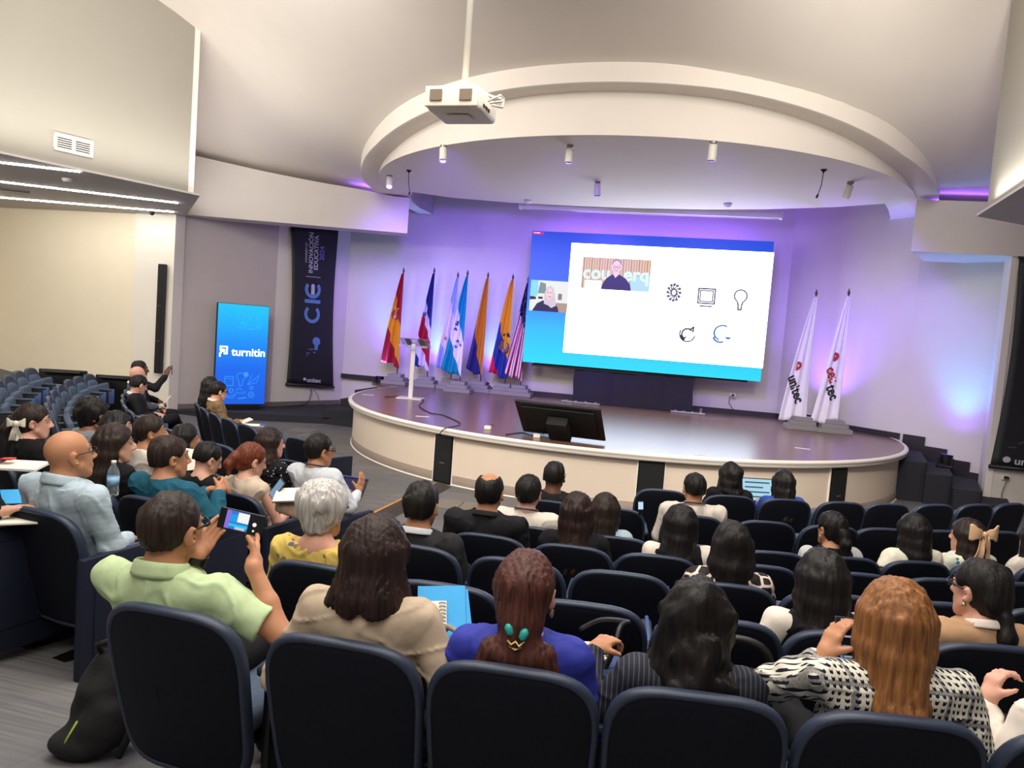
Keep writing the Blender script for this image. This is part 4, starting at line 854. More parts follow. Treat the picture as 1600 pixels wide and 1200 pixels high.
M_BEAM = quick(MB().box((0, .30, .335), (.5, .05, .05), None, .01).box((0, .32, .17), (.05, .08, .34), None, .01).box((0, .34, .01), (.10, .34, .02), None, .006), 'pedestal', BLACK, 'auto')
def endp(side): return quick(MB().box((side*.315, .30, .33), (.05, .54, .66), None, .015).box((side*.342, .30, .36), (.012, .40, .46), None, .01), 'end_panel', PANELM, 'auto')
M_ENDL, M_ENDR = endp(-1), endp(1)
ORD = ['zeroth', 'first', 'second', 'third', 'fourth', 'fifth', 'sixth', 'seventh', 'eighth', 'ninth', 'tenth', 'eleventh', 'twelfth', 'thirteenth', 'fourteenth', 'fifteenth', 'sixteenth']
def polar(row, th, dr=0.0):
    r = ROWR[row]+dr; t = math.radians(th); return CX+r*math.cos(t), CY+r*math.sin(t)
CHAIRS = {}
def chair(row, th, label, up=True, tablet=False, end=None, group=None, dr=0.0):
    x, y = polar(row, th, dr); z = ROWZ[row]+float(wing_rise(np.float64(x), np.float64(y)))
    t = thing('auditorium_chair', label, 'chair', (x, y, z), math.radians(th+90), group)
    link('back_shell', M_SHELL, parent=t); e = link('back_rim', M_EDGE, parent=t); link('back_cushion', M_CUSH, parent=t)
    link('seat_cushion', M_SEATUP if up else M_SEAT, parent=t); link('armrest', M_ARM, parent=t); link('arm_support', M_SUP, parent=t); link('pedestal', M_BEAM, parent=t)
    link('writing_tablet' if tablet else 'folded_tablet', M_TABUP if tablet else M_TAB, parent=t)
    if end: link('end_panel', M_ENDL if end == 'L' else M_ENDR, parent=t)
    CHAIRS[(row, round(th, 1))] = t
    return t
RIGHT = {1: [-82, -77.2, -73.2, -69, -65.3, -61.2, -57.1, -53.2], 2: [-88.9, -85.4, -81.1, -77.2, -73.6, -70.6, -67.2, -63.2], 3: [-88.8, -85.3, -82, -78.8, -75.7, -72.6, -69.6, -66.4],
  4: [-89.9, -86.9, -84, -80.6, -77.4, -74.4, -71.4], 5: [-91.0, -88.1, -85.3, -82.6, -79.9, -77.1, -74.3], 6: [-91.8, -89.0, -86.1, -83.5, -81.0, -78.4], 7: [-92.1, -89.35, -86.9, -84.45, -82.0, -79.55]}
LEFT = {1: [-113, -117.1, -121.2, -125.2, -129.3, -133.4, -137.5], 2: [-106.1, -109.7, -113.3, -116.9, -120.5, -124.1, -127.7, -131.3, -134.9, -138.5, -142.1, -145.7],
  3: [-100.3, -103.5, -106.8, -110.1, -113.4, -132.5, -135.8, -139.1, -142.4, -145.7, -149, -152.3, -155.6], 4: [-100.7, -103.8, -106.9, -110, -113.1, -116.2, -137, -140, -143, -146.1, -149.2, -152.3],
  5: [-100.3, -103.1, -105.9, -108.7, -111.5], 6: [-99.7, -102.4, -105.1], 7: []}
# ------------------------------------------------------------------ people: smooth-union surfaces turned into one mesh by surface nets
class SDF:
    def __init__(s): s.p = []
    def cone(s, a, b, r1, r2=None, k=.02, op='u'):
        s.p.append(('c', np.array(a, float), np.array(b, float), r1, r1 if r2 is None else r2, k, op)); return s
    def chain(s, pts, rs, k=.02, op='u'):
        for i in range(len(pts)-1): s.cone(pts[i], pts[i+1], rs[i], rs[i+1], k, op)
        return s
    def ell(s, c, r, R=None, k=.02, op='u'):
        s.p.append(('e', np.array(c, float), np.array(r, float), None if R is None else np.array(R, float), None, k, op)); return s
    def half(s, p, n, k=.004):                  # keep the side opposite to n
        n = np.array(n, float); s.p.append(('h', np.array(p, float), n/np.linalg.norm(n), None, None, k, 'i')); return s
    def func(s, fn, k=.004): s.p.append(('f', fn, None, None, None, k, 'i')); return s
    def mesh(s, vox, disp=None, off=0.0):
        lo = np.full(3, 1e9); hi = -lo
        for q in s.p:
            if q[6] != 'u': continue
            if q[0] == 'c': r = max(q[3], q[4]); a = np.minimum(q[1], q[2])-r; b = np.maximum(q[1], q[2])+r
            else: r = q[2].max() if q[3] is not None else q[2]; a = q[1]-r; b = q[1]+r
            lo = np.minimum(lo, a); hi = np.maximum(hi, b)
        m = vox*3+abs(off)+.012; lo -= m; hi += m
        n = np.ceil((hi-lo)/vox).astype(int)+1
        ax = [(lo[i]+vox*np.arange(n[i])).astype(np.float32) for i in range(3)]
        D = np.full(n, .5, np.float32)
        for typ, a, b, c, d, k, op in s.p:
            if typ in 'hf':
                X, Y, Z = ax[0][:, None, None], ax[1][None, :, None], ax[2][None, None, :]
                e = (X-a[0])*b[0]+(Y-a[1])*b[1]+(Z-a[2])*b[2] if typ == 'h' else a(X, Y, Z)
                D = np.maximum(D, e).astype(np.float32); continue
            if typ == 'c': r = max(c, d); l0 = np.minimum(a, b)-r; h0 = np.maximum(a, b)+r
            else: r = b.max() if c is not None else b; l0 = a-r; h0 = a+r
            pd_ = k+vox*2.5+abs(off)+.01
            i0 = np.clip(np.floor((l0-pd_-lo)/vox).astype(int), 0, n-1); i1 = np.clip(np.ceil((h0+pd_-lo)/vox).astype(int)+1, 1, n)
            if (i1 <= i0).any(): continue
            sl_ = tuple(slice(i0[i], i1[i]) for i in range(3))
            X, Y, Z = ax[0][sl_[0]][:, None, None], ax[1][sl_[1]][None, :, None], ax[2][sl_[2]][None, None, :]
            if typ == 'c':
                ba = b-a; l2 = max(float(ba @ ba), 1e-9)
                t = np.clip(((X-a[0])*ba[0]+(Y-a[1])*ba[1]+(Z-a[2])*ba[2])/l2, 0, 1)
                e = np.sqrt((X-a[0]-t*ba[0])**2+(Y-a[1]-t*ba[1])**2+(Z-a[2]-t*ba[2])**2)-(c+(d-c)*t)
            else:
                px, py, pz_ = X-a[0], Y-a[1], Z-a[2]
                if c is not None: px, py, pz_ = c[0, 0]*px+c[1, 0]*py+c[2, 0]*pz_, c[0, 1]*px+c[1, 1]*py+c[2, 1]*pz_, c[0, 2]*px+c[1, 2]*py+c[2, 2]*pz_
                k0 = np.sqrt((px/b[0])**2+(py/b[1])**2+(pz_/b[2])**2); k1 = np.sqrt((px/b[0]**2)**2+(py/b[1]**2)**2+(pz_/b[2]**2)**2)
                e = k0*(k0-1)/np.maximum(k1, 1e-6)
            G = D[sl_]
            if op == 'u': h = np.clip(.5+.5*(G-e)/k, 0, 1); D[sl_] = G*(1-h)+e*h-k*h*(1-h)
            else: h = np.clip(.5-.5*(G+e)/k, 0, 1); D[sl_] = G*(1-h)-e*h+k*h*(1-h)
        D -= off
        if disp is not None:
            q = np.nonzero(np.abs(D) < .05)
            if len(q[0]): D[q] += disp(ax[0][q[0]], ax[1][q[1]], ax[2][q[2]]).astype(np.float32)
        for a in range(3):                       # close at the border
            i = [slice(None)]*3; i[a] = 0; D[tuple(i)] = .5; i[a] = -1; D[tuple(i)] = .5
        return surfnet(D, lo, vox)
CORN = [(i, j, k) for i in (0, 1) for j in (0, 1) for k in (0, 1)]
EDG = [(a, b) for a in range(8) for b in range(a+1, 8) if sum(abs(x-y) for x, y in zip(CORN[a], CORN[b])) == 1]
def surfnet(D, lo, vox):
    N = D < 0; c = np.zeros(tuple(x-1 for x in D.shape), np.uint8)
    n0, n1, n2 = c.shape
    for i, j, k in CORN: c += N[i:i+n0, j:j+n1, k:k+n2]
    act = (c > 0) & (c < 8); I = np.argwhere(act); ids = np.full(c.shape, -1, np.int32); ids[act] = np.arange(len(I))
    vals = [D[I[:, 0]+i, I[:, 1]+j, I[:, 2]+k] for i, j, k in CORN]
    acc = np.zeros((len(I), 3), np.float32); cnt = np.zeros(len(I), np.float32)
    for a, b in EDG:
        va, vb = vals[a], vals[b]; q = (va < 0) != (vb < 0); t = np.where(q, va/np.where(q, va-vb, 1), 0)
        pa, pb = np.array(CORN[a], np.float32), np.array(CORN[b], np.float32)
        acc += np.where(q[:, None], pa+(pb-pa)*t[:, None], 0); cnt += q
    V = (I+acc/np.maximum(cnt, 1)[:, None])*vox+lo
    F = []
    for a in range(3):
        b, d = (a+1) % 3, (a+2) % 3
        s0 = [slice(None)]*3; s1 = [slice(None)]*3; s0[a] = slice(0, -1); s1[a] = slice(1, None)
        X = N[tuple(s0)] != N[tuple(s1)]; P = np.argwhere(X)
        P = P[(P[:, b] >= 1) & (P[:, d] >= 1) & (P[:, b] < D.shape[b]-1) & (P[:, d] < D.shape[d]-1)]
        def cell(db, dd): Q = P.copy(); Q[:, b] += db; Q[:, d] += dd; return ids[Q[:, 0], Q[:, 1], Q[:, 2]]
        quad = np.stack([cell(-1, -1), cell(0, -1), cell(0, 0), cell(-1, 0)], 1)
        inside = N[P[:, 0], P[:, 1], P[:, 2]]; quad[~inside] = quad[~inside][:, ::-1]
        F.append(quad)
    F = np.concatenate(F); F = F[(F >= 0).all(1)]
    return V, F
def noise_fn(seed, freq, amp, aniso=(1, 1, 1)):
    g = np.random.RandomState(seed); K = g.normal(size=(6, 3))*freq*np.array(aniso); ph = g.rand(6)*6.28
    return lambda X, Y, Z: amp*sum(np.sin(K[i, 0]*X+K[i, 1]*Y+K[i, 2]*Z+ph[i]) for i in range(6))/2.4

SKINS = {k: mat('skin_'+k, c, rough=.5, noise=.05, nscale=12, spec=.35) for k, c in (('light', '#c99a82'), ('tan', '#b5805f'), ('brown', '#8f5f45'), ('dark', '#5e3d2e'), ('rosy', '#cf9b85'))}
EYEW = mat('eye_white', '#a59d95', rough=.25, noise=0); IRIS = mat('iris_dark', '#20140f', rough=.2, noise=0); LIPM = mat('lip', '#9a5a50', rough=.5)
def hair_mat(name, c1, c2, tip=None, z0=-.1, z1=-.35):
    def f(N, L, tc):
        mp = N.new('ShaderNodeMapping'); mp.inputs['Scale'].default_value = (90, 90, 5); L.new(tc.outputs['Object'], mp.inputs[0])
        nz = N.new('ShaderNodeTexNoise'); nz.inputs['Scale'].default_value = 1; nz.inputs['Detail'].default_value = 3; L.new(mp.outputs[0], nz.inputs['Vector'])
        c = ramp(N, L, nz.outputs['Fac'], [(.3, c1), (.7, c2)], 'LINEAR')
        if tip:
            sp = N.new('ShaderNodeSeparateXYZ'); L.new(tc.outputs['Object'], sp.inputs[0])
            mr = N.new('ShaderNodeMapRange'); mr.inputs[1].default_value = z0; mr.inputs[2].default_value = z1; L.new(sp.outputs[2], mr.inputs[0])
            c = mixc(N, L, mr.outputs[0], c, tip)
        B = nodes_of(MATS_TMP[0])[2]; bp = N.new('ShaderNodeBump'); bp.inputs['Strength'].default_value = .9; bp.inputs['Distance'].default_value = .004; L.new(nz.outputs['Fac'], bp.inputs['Height']); L.new(bp.outputs[0], B.inputs['Normal'])
        return c
    if name in MATS: return MATS[name]
    M = bpy.data.materials.new(name); M.use_nodes = True; MATS_TMP[0] = M; N, L, B = nodes_of(M); B.inputs['Roughness'].default_value = .55; B.inputs['Specular IOR Level'].default_value = .3
    L.new(f(N, L, N.new('ShaderNodeTexCoord')), B.inputs['Base Color']); MATS[name] = M; return M
MATS_TMP = [None]
HAIR = dict(black=hair_mat('hair_black', '#0b090a', '#1d1816'), darkbrown=hair_mat('hair_dark_brown', '#17100d', '#33231b'), redbrown=hair_mat('hair_red_brown', '#140b0a', '#34201b'), auburn=hair_mat('hair_auburn', '#2a1511', '#5c3025'),
  copper=hair_mat('hair_copper', '#4a2013', '#7c3c22'), caramel=hair_mat('hair_caramel', '#5f3b20', '#9c683b', '#4a2b1b', -.02, -.3), ombre=hair_mat('hair_ombre', '#1a1310', '#33261f', '#a07e58', -.02, -.22), silver=hair_mat('hair_silver', '#8f8a86', '#d6d2cd'), grey=hair_mat('hair_grey', '#2b2a2b', '#5b5957'))
def cloth_mat(name, color, **kw): return mat(name, color, rough=kw.pop('rough', .85), noise=kw.pop('noise', .08), nscale=kw.pop('nscale', 25), bump=kw.pop('bump', .2), bscale=600, spec=.25, **kw)
def floral(name, base, cols, scale, th):
    def f(N, L, tc):
        out = base
        for i, c in enumerate(cols):
            mp = N.new('ShaderNodeMapping'); mp.inputs['Location'].default_value = (i*3.1, i*1.7, i*.9); L.new(tc.outputs['Object'], mp.inputs[0])
            nz = N.new('ShaderNodeTexNoise'); nz.inputs['Scale'].default_value = 45; L.new(mp.outputs[0], nz.inputs['Vector'])
            vo = N.new('ShaderNodeTexVoronoi'); vo.inputs['Scale'].default_value = scale; L.new(mp.outputs[0], vo.inputs['Vector'])
            fac = math_n(N, L, 'LESS_THAN', math_n(N, L, 'ADD', vo.outputs['Distance'], math_n(N, L, 'MULTIPLY', nz.outputs['Fac'], .30)), th)
            out = mixc(N, L, fac, out, c)
        return out
    return pattern_mat(name, .8, f)
def giraffe(N, L, tc):
    vo = N.new('ShaderNodeTexVoronoi'); vo.feature = 'DISTANCE_TO_EDGE'; vo.inputs['Scale'].default_value = 13; vo.inputs['Randomness'].default_value = .75; L.new(tc.outputs['Object'], vo.inputs['Vector'])
    return mixc(N, L, math_n(N, L, 'LESS_THAN', vo.outputs['Distance'], .085), '#241c1c', '#d8cabd')
def tweed(N, L, tc):
    sp = N.new('ShaderNodeSeparateXYZ'); L.new(tc.outputs['Object'], sp.inputs[0])
    def w(s, f, thr): return math_n(N, L, 'GREATER_THAN', math_n(N, L, 'SINE', math_n(N, L, 'MULTIPLY', s, f)), thr)
    x2 = math_n(N, L, 'ADD', sp.outputs[0], math_n(N, L, 'MULTIPLY', sp.outputs[1], .6)); zz = math_n(N, L, 'ADD', sp.outputs[2], math_n(N, L, 'MULTIPLY', sp.outputs[1], .5))
    zig = math_n(N, L, 'ADD', zz, math_n(N, L, 'MULTIPLY', math_n(N, L, 'SINE', math_n(N, L, 'MULTIPLY', x2, 300.0)), .004))
    small = math_n(N, L, 'MULTIPLY', w(x2, 300.0, -.05), w(zig, 300.0, -.1)); c = mixc(N, L, small, '#d9d4c4', '#17182a')
    big = math_n(N, L, 'MAXIMUM', w(x2, 74.0, .84), w(zz, 74.0, .84)); nz = N.new('ShaderNodeTexNoise'); nz.inputs['Scale'].default_value = 220; L.new(tc.outputs['Object'], nz.inputs['Vector'])
    return mixc(N, L, math_n(N, L, 'MULTIPLY', big, math_n(N, L, 'ADD', nz.outputs['Fac'], .12)), c, '#151a38')
def pin(N, L, tc):
    sp = N.new('ShaderNodeSeparateXYZ'); L.new(tc.outputs['Object'], sp.inputs[0])
    return mixc(N, L, math_n(N, L, 'GREATER_THAN', math_n(N, L, 'SINE', math_n(N, L, 'MULTIPLY', sp.outputs[0], 420.0)), .78), '#22232b', '#4a4d5c')
CL = dict(green=cloth_mat('polo_pale_green', '#b4c79a'), beige=cloth_mat('blazer_beige', '#b9a68f'), royal=cloth_mat('top_royal_blue', '#2f3796', rough=.65), pin=pattern_mat('blazer_pinstripe', .8, pin), tweed=pattern_mat('jacket_tweed', .9, tweed),
  yellow=floral('blouse_yellow_floral', '#d8bb62', ['#8d7a5a', '#6d6a72'], 13, .34), whitec=cloth_mat('cotton_white', '#ddd2c6'), black=cloth_mat('cloth_black', '#141315'), suit=cloth_mat('suit_black', '#19181b', rough=.75), charcoal=cloth_mat('suit_charcoal', '#262527', rough=.75),
  camel=cloth_mat('jacket_camel', '#b08c6b'), gir=pattern_mat('blouse_giraffe_print', .7, giraffe), denim=cloth_mat('shirt_pale_denim', '#a9c0cc'), ltgrey=cloth_mat('top_light_grey', '#bfc1bd'), ivory=cloth_mat('top_ivory', '#e6e0cc'), blueflo=floral('blouse_blue_floral', '#e2e2d2', ['#2f86a8', '#57705a'], 10, .29),
  bluetop=cloth_mat('top_blue', '#2b469c'), teal=cloth_mat('jacket_teal', '#1f566a'), ltblue=cloth_mat('shirt_light_blue', '#a9b9c2'), tan=cloth_mat('jacket_tan', '#7d6549'), greysuit=cloth_mat('suit_grey', '#4b4d57'), bwflo=floral('blouse_black_floral', '#17161a', ['#d9d6d2', '#cfc9c4'], 24, .30),
  nude=floral('top_nude_print', '#c9b6a1', ['#8f7b6a'], 22, .26), blkflo=floral('top_black_rose', '#121113', ['#9a7d66'], 12, .2), greyshirt=cloth_mat('shirt_grey', '#8a9194'), pants=cloth_mat('trousers_dark', '#17171a'), pantsgrey=cloth_mat('trousers_grey', '#55514e'), shirtw=cloth_mat('shirt_white', '#cfd4da'))
SHOE = mat('shoe_black', '#0d0c0c', rough=.35); LANY = mat('lanyard_navy', '#27324a', rough=.6); GLASSF = mat('glasses_frame', '#0e0d0d', rough=.3)
def smesh(name, sdf, vox, m, parent, disp=None, off=0.0, T=None):
    V, F = sdf.mesh(vox, disp, off)
    if len(F) == 0: return None
    if T is not None: V = V @ np.array(T[0], np.float32).T*T[2]+np.array(T[1], np.float32)
    return link(name, raw_mesh(name, V, F), m, parent)
def ik(Sh, Wr, l1, l2, hint):
    Sh, Wr, hint = np.array(Sh, float), np.array(Wr, float), np.array(hint, float)
    d = Wr-Sh; L = np.linalg.norm(d); 
    if L > (l1+l2)*.985: Wr = Sh+d/L*(l1+l2)*.985; d = Wr-Sh; L = np.linalg.norm(d)
    u = d/L; a = (l1*l1-l2*l2+L*L)/(2*L); h = math.sqrt(max(l1*l1-a*a, 0)); n = hint-u*(hint @ u); n /= np.linalg.norm(n)
    return Sh+u*a+n*h, Wr
def hand(s, W_, d, n, side, sc=1.0, curl=.5, spread=.0, thumb=None, point=None):
    """palm, four fingers of different length and a side thumb; d: wrist to knuckles, n: palm normal (palm side), side: towards the thumb"""
    d = np.array(d, float); d /= np.linalg.norm(d); n = np.array(n, float); n -= d*(n @ d); n /= np.linalg.norm(n); t = np.cross(d, n)*side
    s.cone(W_, W_+d*.03*sc, .026*sc, .03*sc, .02)
    for k in range(4):
        o = (1.5-k)*.0195*sc; base = W_+d*.085*sc+t*o
        s.cone(W_+d*.028*sc+t*o*.7, base, .0155*sc, .0125*sc, .012)
        L = [.040, .044, .041, .032][k]*sc; c = curl if not (point and k == 0) else .08
        p = base; ang = c*.55
        for j, f in enumerate((1.0, .72, .55)):
            dd = d*math.cos(ang)+n*math.sin(ang)+t*spread*(1.5-k)*.12; q = p+dd*L*f
            s.cone(p, q, (.0098-.0008*j)*sc, (.0092-.0009*j)*sc, .005); p = q; ang += c*.8
    tb = W_+d*.03*sc+t*.026*sc
    th = thumb if thumb is not None else (d*.62+t*.62+n*.35)
    th = np.array(th, float); th /= np.linalg.norm(th); q = tb+th*.042*sc
    s.cone(tb-th*.008, q, .0145*sc, .0115*sc, .012); th2 = th*.85+n*.35+d*.15; th2 /= np.linalg.norm(th2); s.cone(q, q+th2*.032*sc, .0112*sc, .0088*sc, .005)
def rotm(yaw, pitch, roll=0): return np.array(Matrix.Rotation(math.radians(yaw), 3, 'Z') @ Matrix.Rotation(math.radians(pitch), 3, 'X') @ Matrix.Rotation(math.radians(roll), 3, 'Y'))
def person(label, row, th, top, skin, hair, hcol, top_cloth, sleeve='long', vox=.011, w=1.0, female=False, yaw=0, pitch=0, roll=0, lean=0.0, armL=None, armR=None, glasses=False, collar=None, lanyard=False, vest=None, handL=None, handR=None,
           legs='trousers', bottom='pants', dr=0.0, neckline=0.0, face=True, earring=False, xo=0.0, jacket=True, hs=None, short_len=.6, wave=0.0, seed=None, legpose=None, group='seated audience'):
    x, y = polar(row, th, dr); z = ROWZ[row]+float(wing_rise(np.float64(x), np.float64(y)))
    P = thing('person', label, 'person', (x, y, z), math.radians(th+90), group)
    hs = hs or (1.05 if female else 1.11); sd = seed if seed is not None else abs(hash(label)) % 9999
    sd = sum(ord(c)*(i+1) for i, c in enumerate(label)) % 9999
    zn = top-.245*hs-.012*abs(pitch)/10; ks = (zn-.46)/.54
    yn = .190+lean; sx = (.165 if female else .188)*w; shz = zn-.048
    N_ = np.array([xo, yn, zn]); R = rotm(yaw, pitch, roll); Hc = N_+np.array([0, .03+.018*(-pitch)/20, .128*hs])
    Hp = lambda p: Hc+R @ (np.array(p, float)*hs)
    yc = lambda zz: np.interp(zz, [.5, .62, .80, zn, zn+.1], [.295, .27, .225+lean*.5, yn, yn])     # spine line in y
    def cp_(zz, dx=0, dy=0): return np.array([xo*np.clip((zz-.5)/(zn-.5), 0, 1)+dx, yc(zz)+dy, zz])
    ShL, ShR = np.array([xo-sx, yn-.005, shz]), np.array([xo+sx, yn-.005, shz])
    aL, aR = armL or (-.13, .46, .63), armR or (.13, .46, .63)
    EL, WL = ik(ShL, aL, .285*min(1, ks+.08), .25, (-.5, -.25, -1)); ER, WR = ik(ShR, aR, .285*min(1, ks+.08), .25, (.5, -.25, -1))
    fem = .90 if female else 1.0
    # --- body: one surface from crown to feet
    b = SDF()
    b.ell(Hp((0, -.008, .03)), np.array((.076, .096, .088))*hs, R, .02); b.ell(Hp((0, .032, -.042)), np.array((.056, .064, .078))*hs, R, .03)
    b.cone(Hp((-.018, .062, -.098)), Hp((.018, .062, -.098)), .021*hs, k=.025); b.cone(Hp((-.05, .02, -.055)), Hp((-.02, .055, -.095)), .02*hs, k=.02); b.cone(Hp((.05, .02, -.055)), Hp((.02, .055, -.095)), .02*hs, k=.02)
    if face:
        b.cone(Hp((0, .092, .012)), Hp((0, .112, -.028)), .009*hs, .0125*hs, .012); b.ell(Hp((-.013, .1, -.033)), np.array((.01, .01, .008))*hs, R, .008); b.ell(Hp((.013, .1, -.033)), np.array((.01, .01, .008))*hs, R, .008)
        b.cone(Hp((-.042, .078, .028)), Hp((-.012, .09, .026)), .009*hs, k=.012); b.cone(Hp((.042, .078, .028)), Hp((.012, .09, .026)), .009*hs, k=.012)
        for s_ in (-1, 1): b.ell(Hp((s_*.031, .094, .010)), np.array((.017, .013, .011))*hs, R, .012, 'c')
        b.cone(Hp((-.02, .087, -.062)), Hp((.02, .087, -.062)), .008*hs, k=.008); b.cone(Hp((-.017, .086, -.073)), Hp((.017, .086, -.073)), .008*hs, k=.008); b.cone(Hp((-.022, .098, -.067)), Hp((.022, .098, -.067)), .0035*hs, k=.004, op='c')
    for s_ in (-1, 1):
        b.ell(Hp((s_*.083, -.008, -.008)), np.array((.010, .023, .034))*hs, R @ rotm(s_*-30, 0), .006); b.ell(Hp((s_*.092, .002, -.006)), np.array((.006, .012, .019))*hs, R @ rotm(s_*-30, 0), .006, 'c')
    nr = (.047 if female else .057)
    b.cone(Hp((0, -.022, -.045)), N_+np.array([0, -.012, .0]), nr*hs, nr*1.08, .03); b.cone(N_+np.array([0, -.012, .0]), N_+np.array([0, -.01, -.08]), nr*1.08, nr*1.3, .04)
    b.cone(N_+np.array([0, -.02, -.03]), ShL+np.array([.035, 0, .0]), .05, .042, .05); b.cone(N_+np.array([0, -.02, -.03]), ShR+np.array([-.035, 0, .0]), .05, .042, .05)
    b.ell(cp_(zn-.20*ks), (.14*w*fem, .095, .20*ks)); b.ell(cp_(.60), (.13*w*fem, .10, .15)); b.ell((0, .30, .50), (.15*w, .11, .09))
    ra = (.036 if female else .041)*(.9+.1*w)
    for Sh, E, Wr in ((ShL, EL, WL), (ShR, ER, WR)):
        b.cone(Sh, E, ra*1.12, ra*.92, .03); b.cone(E, E+(Wr-E)*.45, ra*.95, ra*.86, .02); b.cone(E+(Wr-E)*.45, Wr, ra*.86, ra*.62, .02)
    for (Wr, E, s_, hk) in ((WL, EL, -1, handL), (WR, ER, 1, handR)):
        hk = dict(hk or {}); d = hk.pop('d', None); d = (Wr-E) if d is None else np.array(d, float); n_ = hk.pop('n', (0, -.2, -1)); hand(b, Wr, d, n_, s_*hk.pop('flip', 1), (.92 if female else 1.0), **({'curl': .55} | hk))
    lp = legpose or {}
    KL, KR = np.array(lp.get('KL', (-.12, .73, .50))), np.array(lp.get('KR', (.12, .73, .50))); AL, AR = np.array(lp.get('AL', (-.12, .72, .10))), np.array(lp.get('AR', (.12, .72, .10)))
    for hx, Kn, An in ((-.09, KL, AL), (.09, KR, AR)):
        b.cone((hx, .31, .50), Kn, .065, .045, .03); b.cone(Kn, An, .045, .032, .02); fd = np.array(lp.get('foot', (0, 1, 0))); b.cone(An+[0, 0, -.04], An+fd*.14+[0, 0, -.065], .03, .024, .02)
    body = smesh('body', b, vox, SKINS[skin], P)
    # --- clothes
    top_m = CL[top_cloth]; sl_m = CL[vest] if vest else top_m
    c = SDF()
    c.ell(cp_(zn-.19*ks), (.158*w*fem, .112*(1+.25*(w-1)), .215*ks), None, .03); c.ell(cp_(.62, 0, .0), (.15*w*fem, .122*w, .17), None, .05); c.ell((0, .30, .50), (.168*w, .128, .10), None, .05)
    c.cone(N_+np.array([-.02, -.022, -.04]), ShL+np.array([.012, 0, .004]), .055, .056 if not female else .049, .045); c.cone(N_+np.array([.02, -.022, -.04]), ShR+np.array([-.012, 0, .004]), .055, .056 if not female else .049, .045)
    c.cone(cp_(zn-.09, -.10*w, -.03), cp_(zn-.25*ks, -.09*w, -.03), .07, .075, .05); c.cone(cp_(zn-.09, .10*w, -.03), cp_(zn-.25*ks, .09*w, -.03), .07, .075, .05)
    c.cone(N_+np.array([0, -.014, .012-neckline]), N_+np.array([0, -.012, -.10]), nr*1.08+.010, nr*1.3+.022, .03)
    def sleeves(c, loose=1.0):
        ru = (.050 if female else .058)*(.75+.25*w)*loose
        if sleeve == 'none': return
        for Sh, E, Wr in ((ShL, EL, WL), (ShR, ER, WR)):
            if sleeve == 'cap': c.cone(Sh, Sh+(E-Sh)*.22, ru*1.1, ru*1.15, .03); continue
            if sleeve == 'short': c.cone(Sh, Sh+(E-Sh)*short_len, ru, ru*1.12, .03); continue
            c.cone(Sh, E, ru, ru*.86, .03); c.cone(E, E+(Wr-E)*.9, ru*.88, ru*.66, .022)
    if not vest: sleeves(c)
    fold = noise_fn(sd, 24, .0045, (1, 1, .8)); fr_ = noise_fn(sd+11, 17, 1.0, (1, 1, 1.2)); fine = lambda X, Y, Z: noise_fn(sd+7, 60, .0012)(X, Y, Z)-.007*np.maximum(0, 1-np.abs(fr_(X, Y, Z))*3.2); 
    if sleeve in ('short', 'cap') and not vest:      # crisp hems
        fr = short_len if sleeve == 'short' else .3
        for Sh, E in ((ShL, EL), (ShR, ER)):
            u = (E-Sh)/np.linalg.norm(E-Sh); e0 = Sh+(E-Sh)*(fr+.02)
            def cutf(X, Y, Z, Sh=Sh, u=u, e0=e0):
                t = (X-Sh[0])*u[0]+(Y-Sh[1])*u[1]+(Z-Sh[2])*u[2]
                rad = np.sqrt(np.maximum((X-Sh[0])**2+(Y-Sh[1])**2+(Z-Sh[2])**2-t*t, 0))
                return np.where((rad < .10) & (t > .09), (X-e0[0])*u[0]+(Y-e0[1])*u[1]+(Z-e0[2])*u[2], -1)
            c.func(cutf)
    nk = np.array([xo, yn+.03, zn+.012-neckline])
    c.func(lambda X, Y, Z: (Z-nk[2])-.10*np.abs(X-xo)-1.6*np.maximum(np.abs(X-xo)-.085-neckline, 0)+0*Y)
    tname = 'vest' if vest else ('jacket' if top_cloth in ('beige', 'pin', 'tweed', 'camel', 'suit', 'charcoal', 'teal', 'tan', 'greysuit') else 'shirt')
    co = smesh(tname, c, max(vox*.95, .0075), top_m, P, lambda X, Y, Z: fold(X, Y, Z)+fine(X, Y, Z), .006)
    if vest:
        c = SDF(); c.cone(N_+np.array([-.02, -.02, -.045]), ShL+np.array([.0, 0, .002]), .045, .055, .04); c.cone(N_+np.array([.02, -.02, -.045]), ShR+np.array([.0, 0, .002]), .045, .055, .04); sleeves(c, 1.16)
        smesh('blouse', c, max(vox*.95, .0075), sl_m, P, lambda X, Y, Z: 1.4*fold(X, Y, Z), .003)
    if collar:
        prof = [(.010, -.035), (.008, .0), (.007, .026), (.011, .032), (.019, .026), (.026, .004), (.031, -.018), (.026, -.022), (.018, -.01)]
        def cpt(u, v):
            a = math.radians(-62+u*304-180+31); q = v*(len(prof)-1); i0 = min(int(q), len(prof)-2); f_ = q-i0
            cs2 = 1.0 if collar == top_cloth else .62; ro = (prof[i0][0]*(1-f_)+prof[i0+1][0]*f_)*(1 if cs2 == 1 else .8); dz = prof[i0][1]*(1-f_)+prof[i0+1][1]*f_; rr = nr*1.08*hs*.97+ro+.004
            return N_+np.array([rr*math.cos(a), -.014+rr*math.sin(a), .012+dz*cs2-.022*math.sin(a)])
        MB().grid(cpt, 30, 16).build('collar', CL[collar], P, True)
    if lanyard:
        rr = nr*1.12+.022; MB().tube([tuple(N_+np.array([rr*math.cos(a), -.012+rr*math.sin(a), (.03 if not collar else .006)-.02*math.sin(a)])) for a in [math.radians(150+240*k/18) for k in range(19)]], .007, 6).build('lanyard', LANY, P, True)
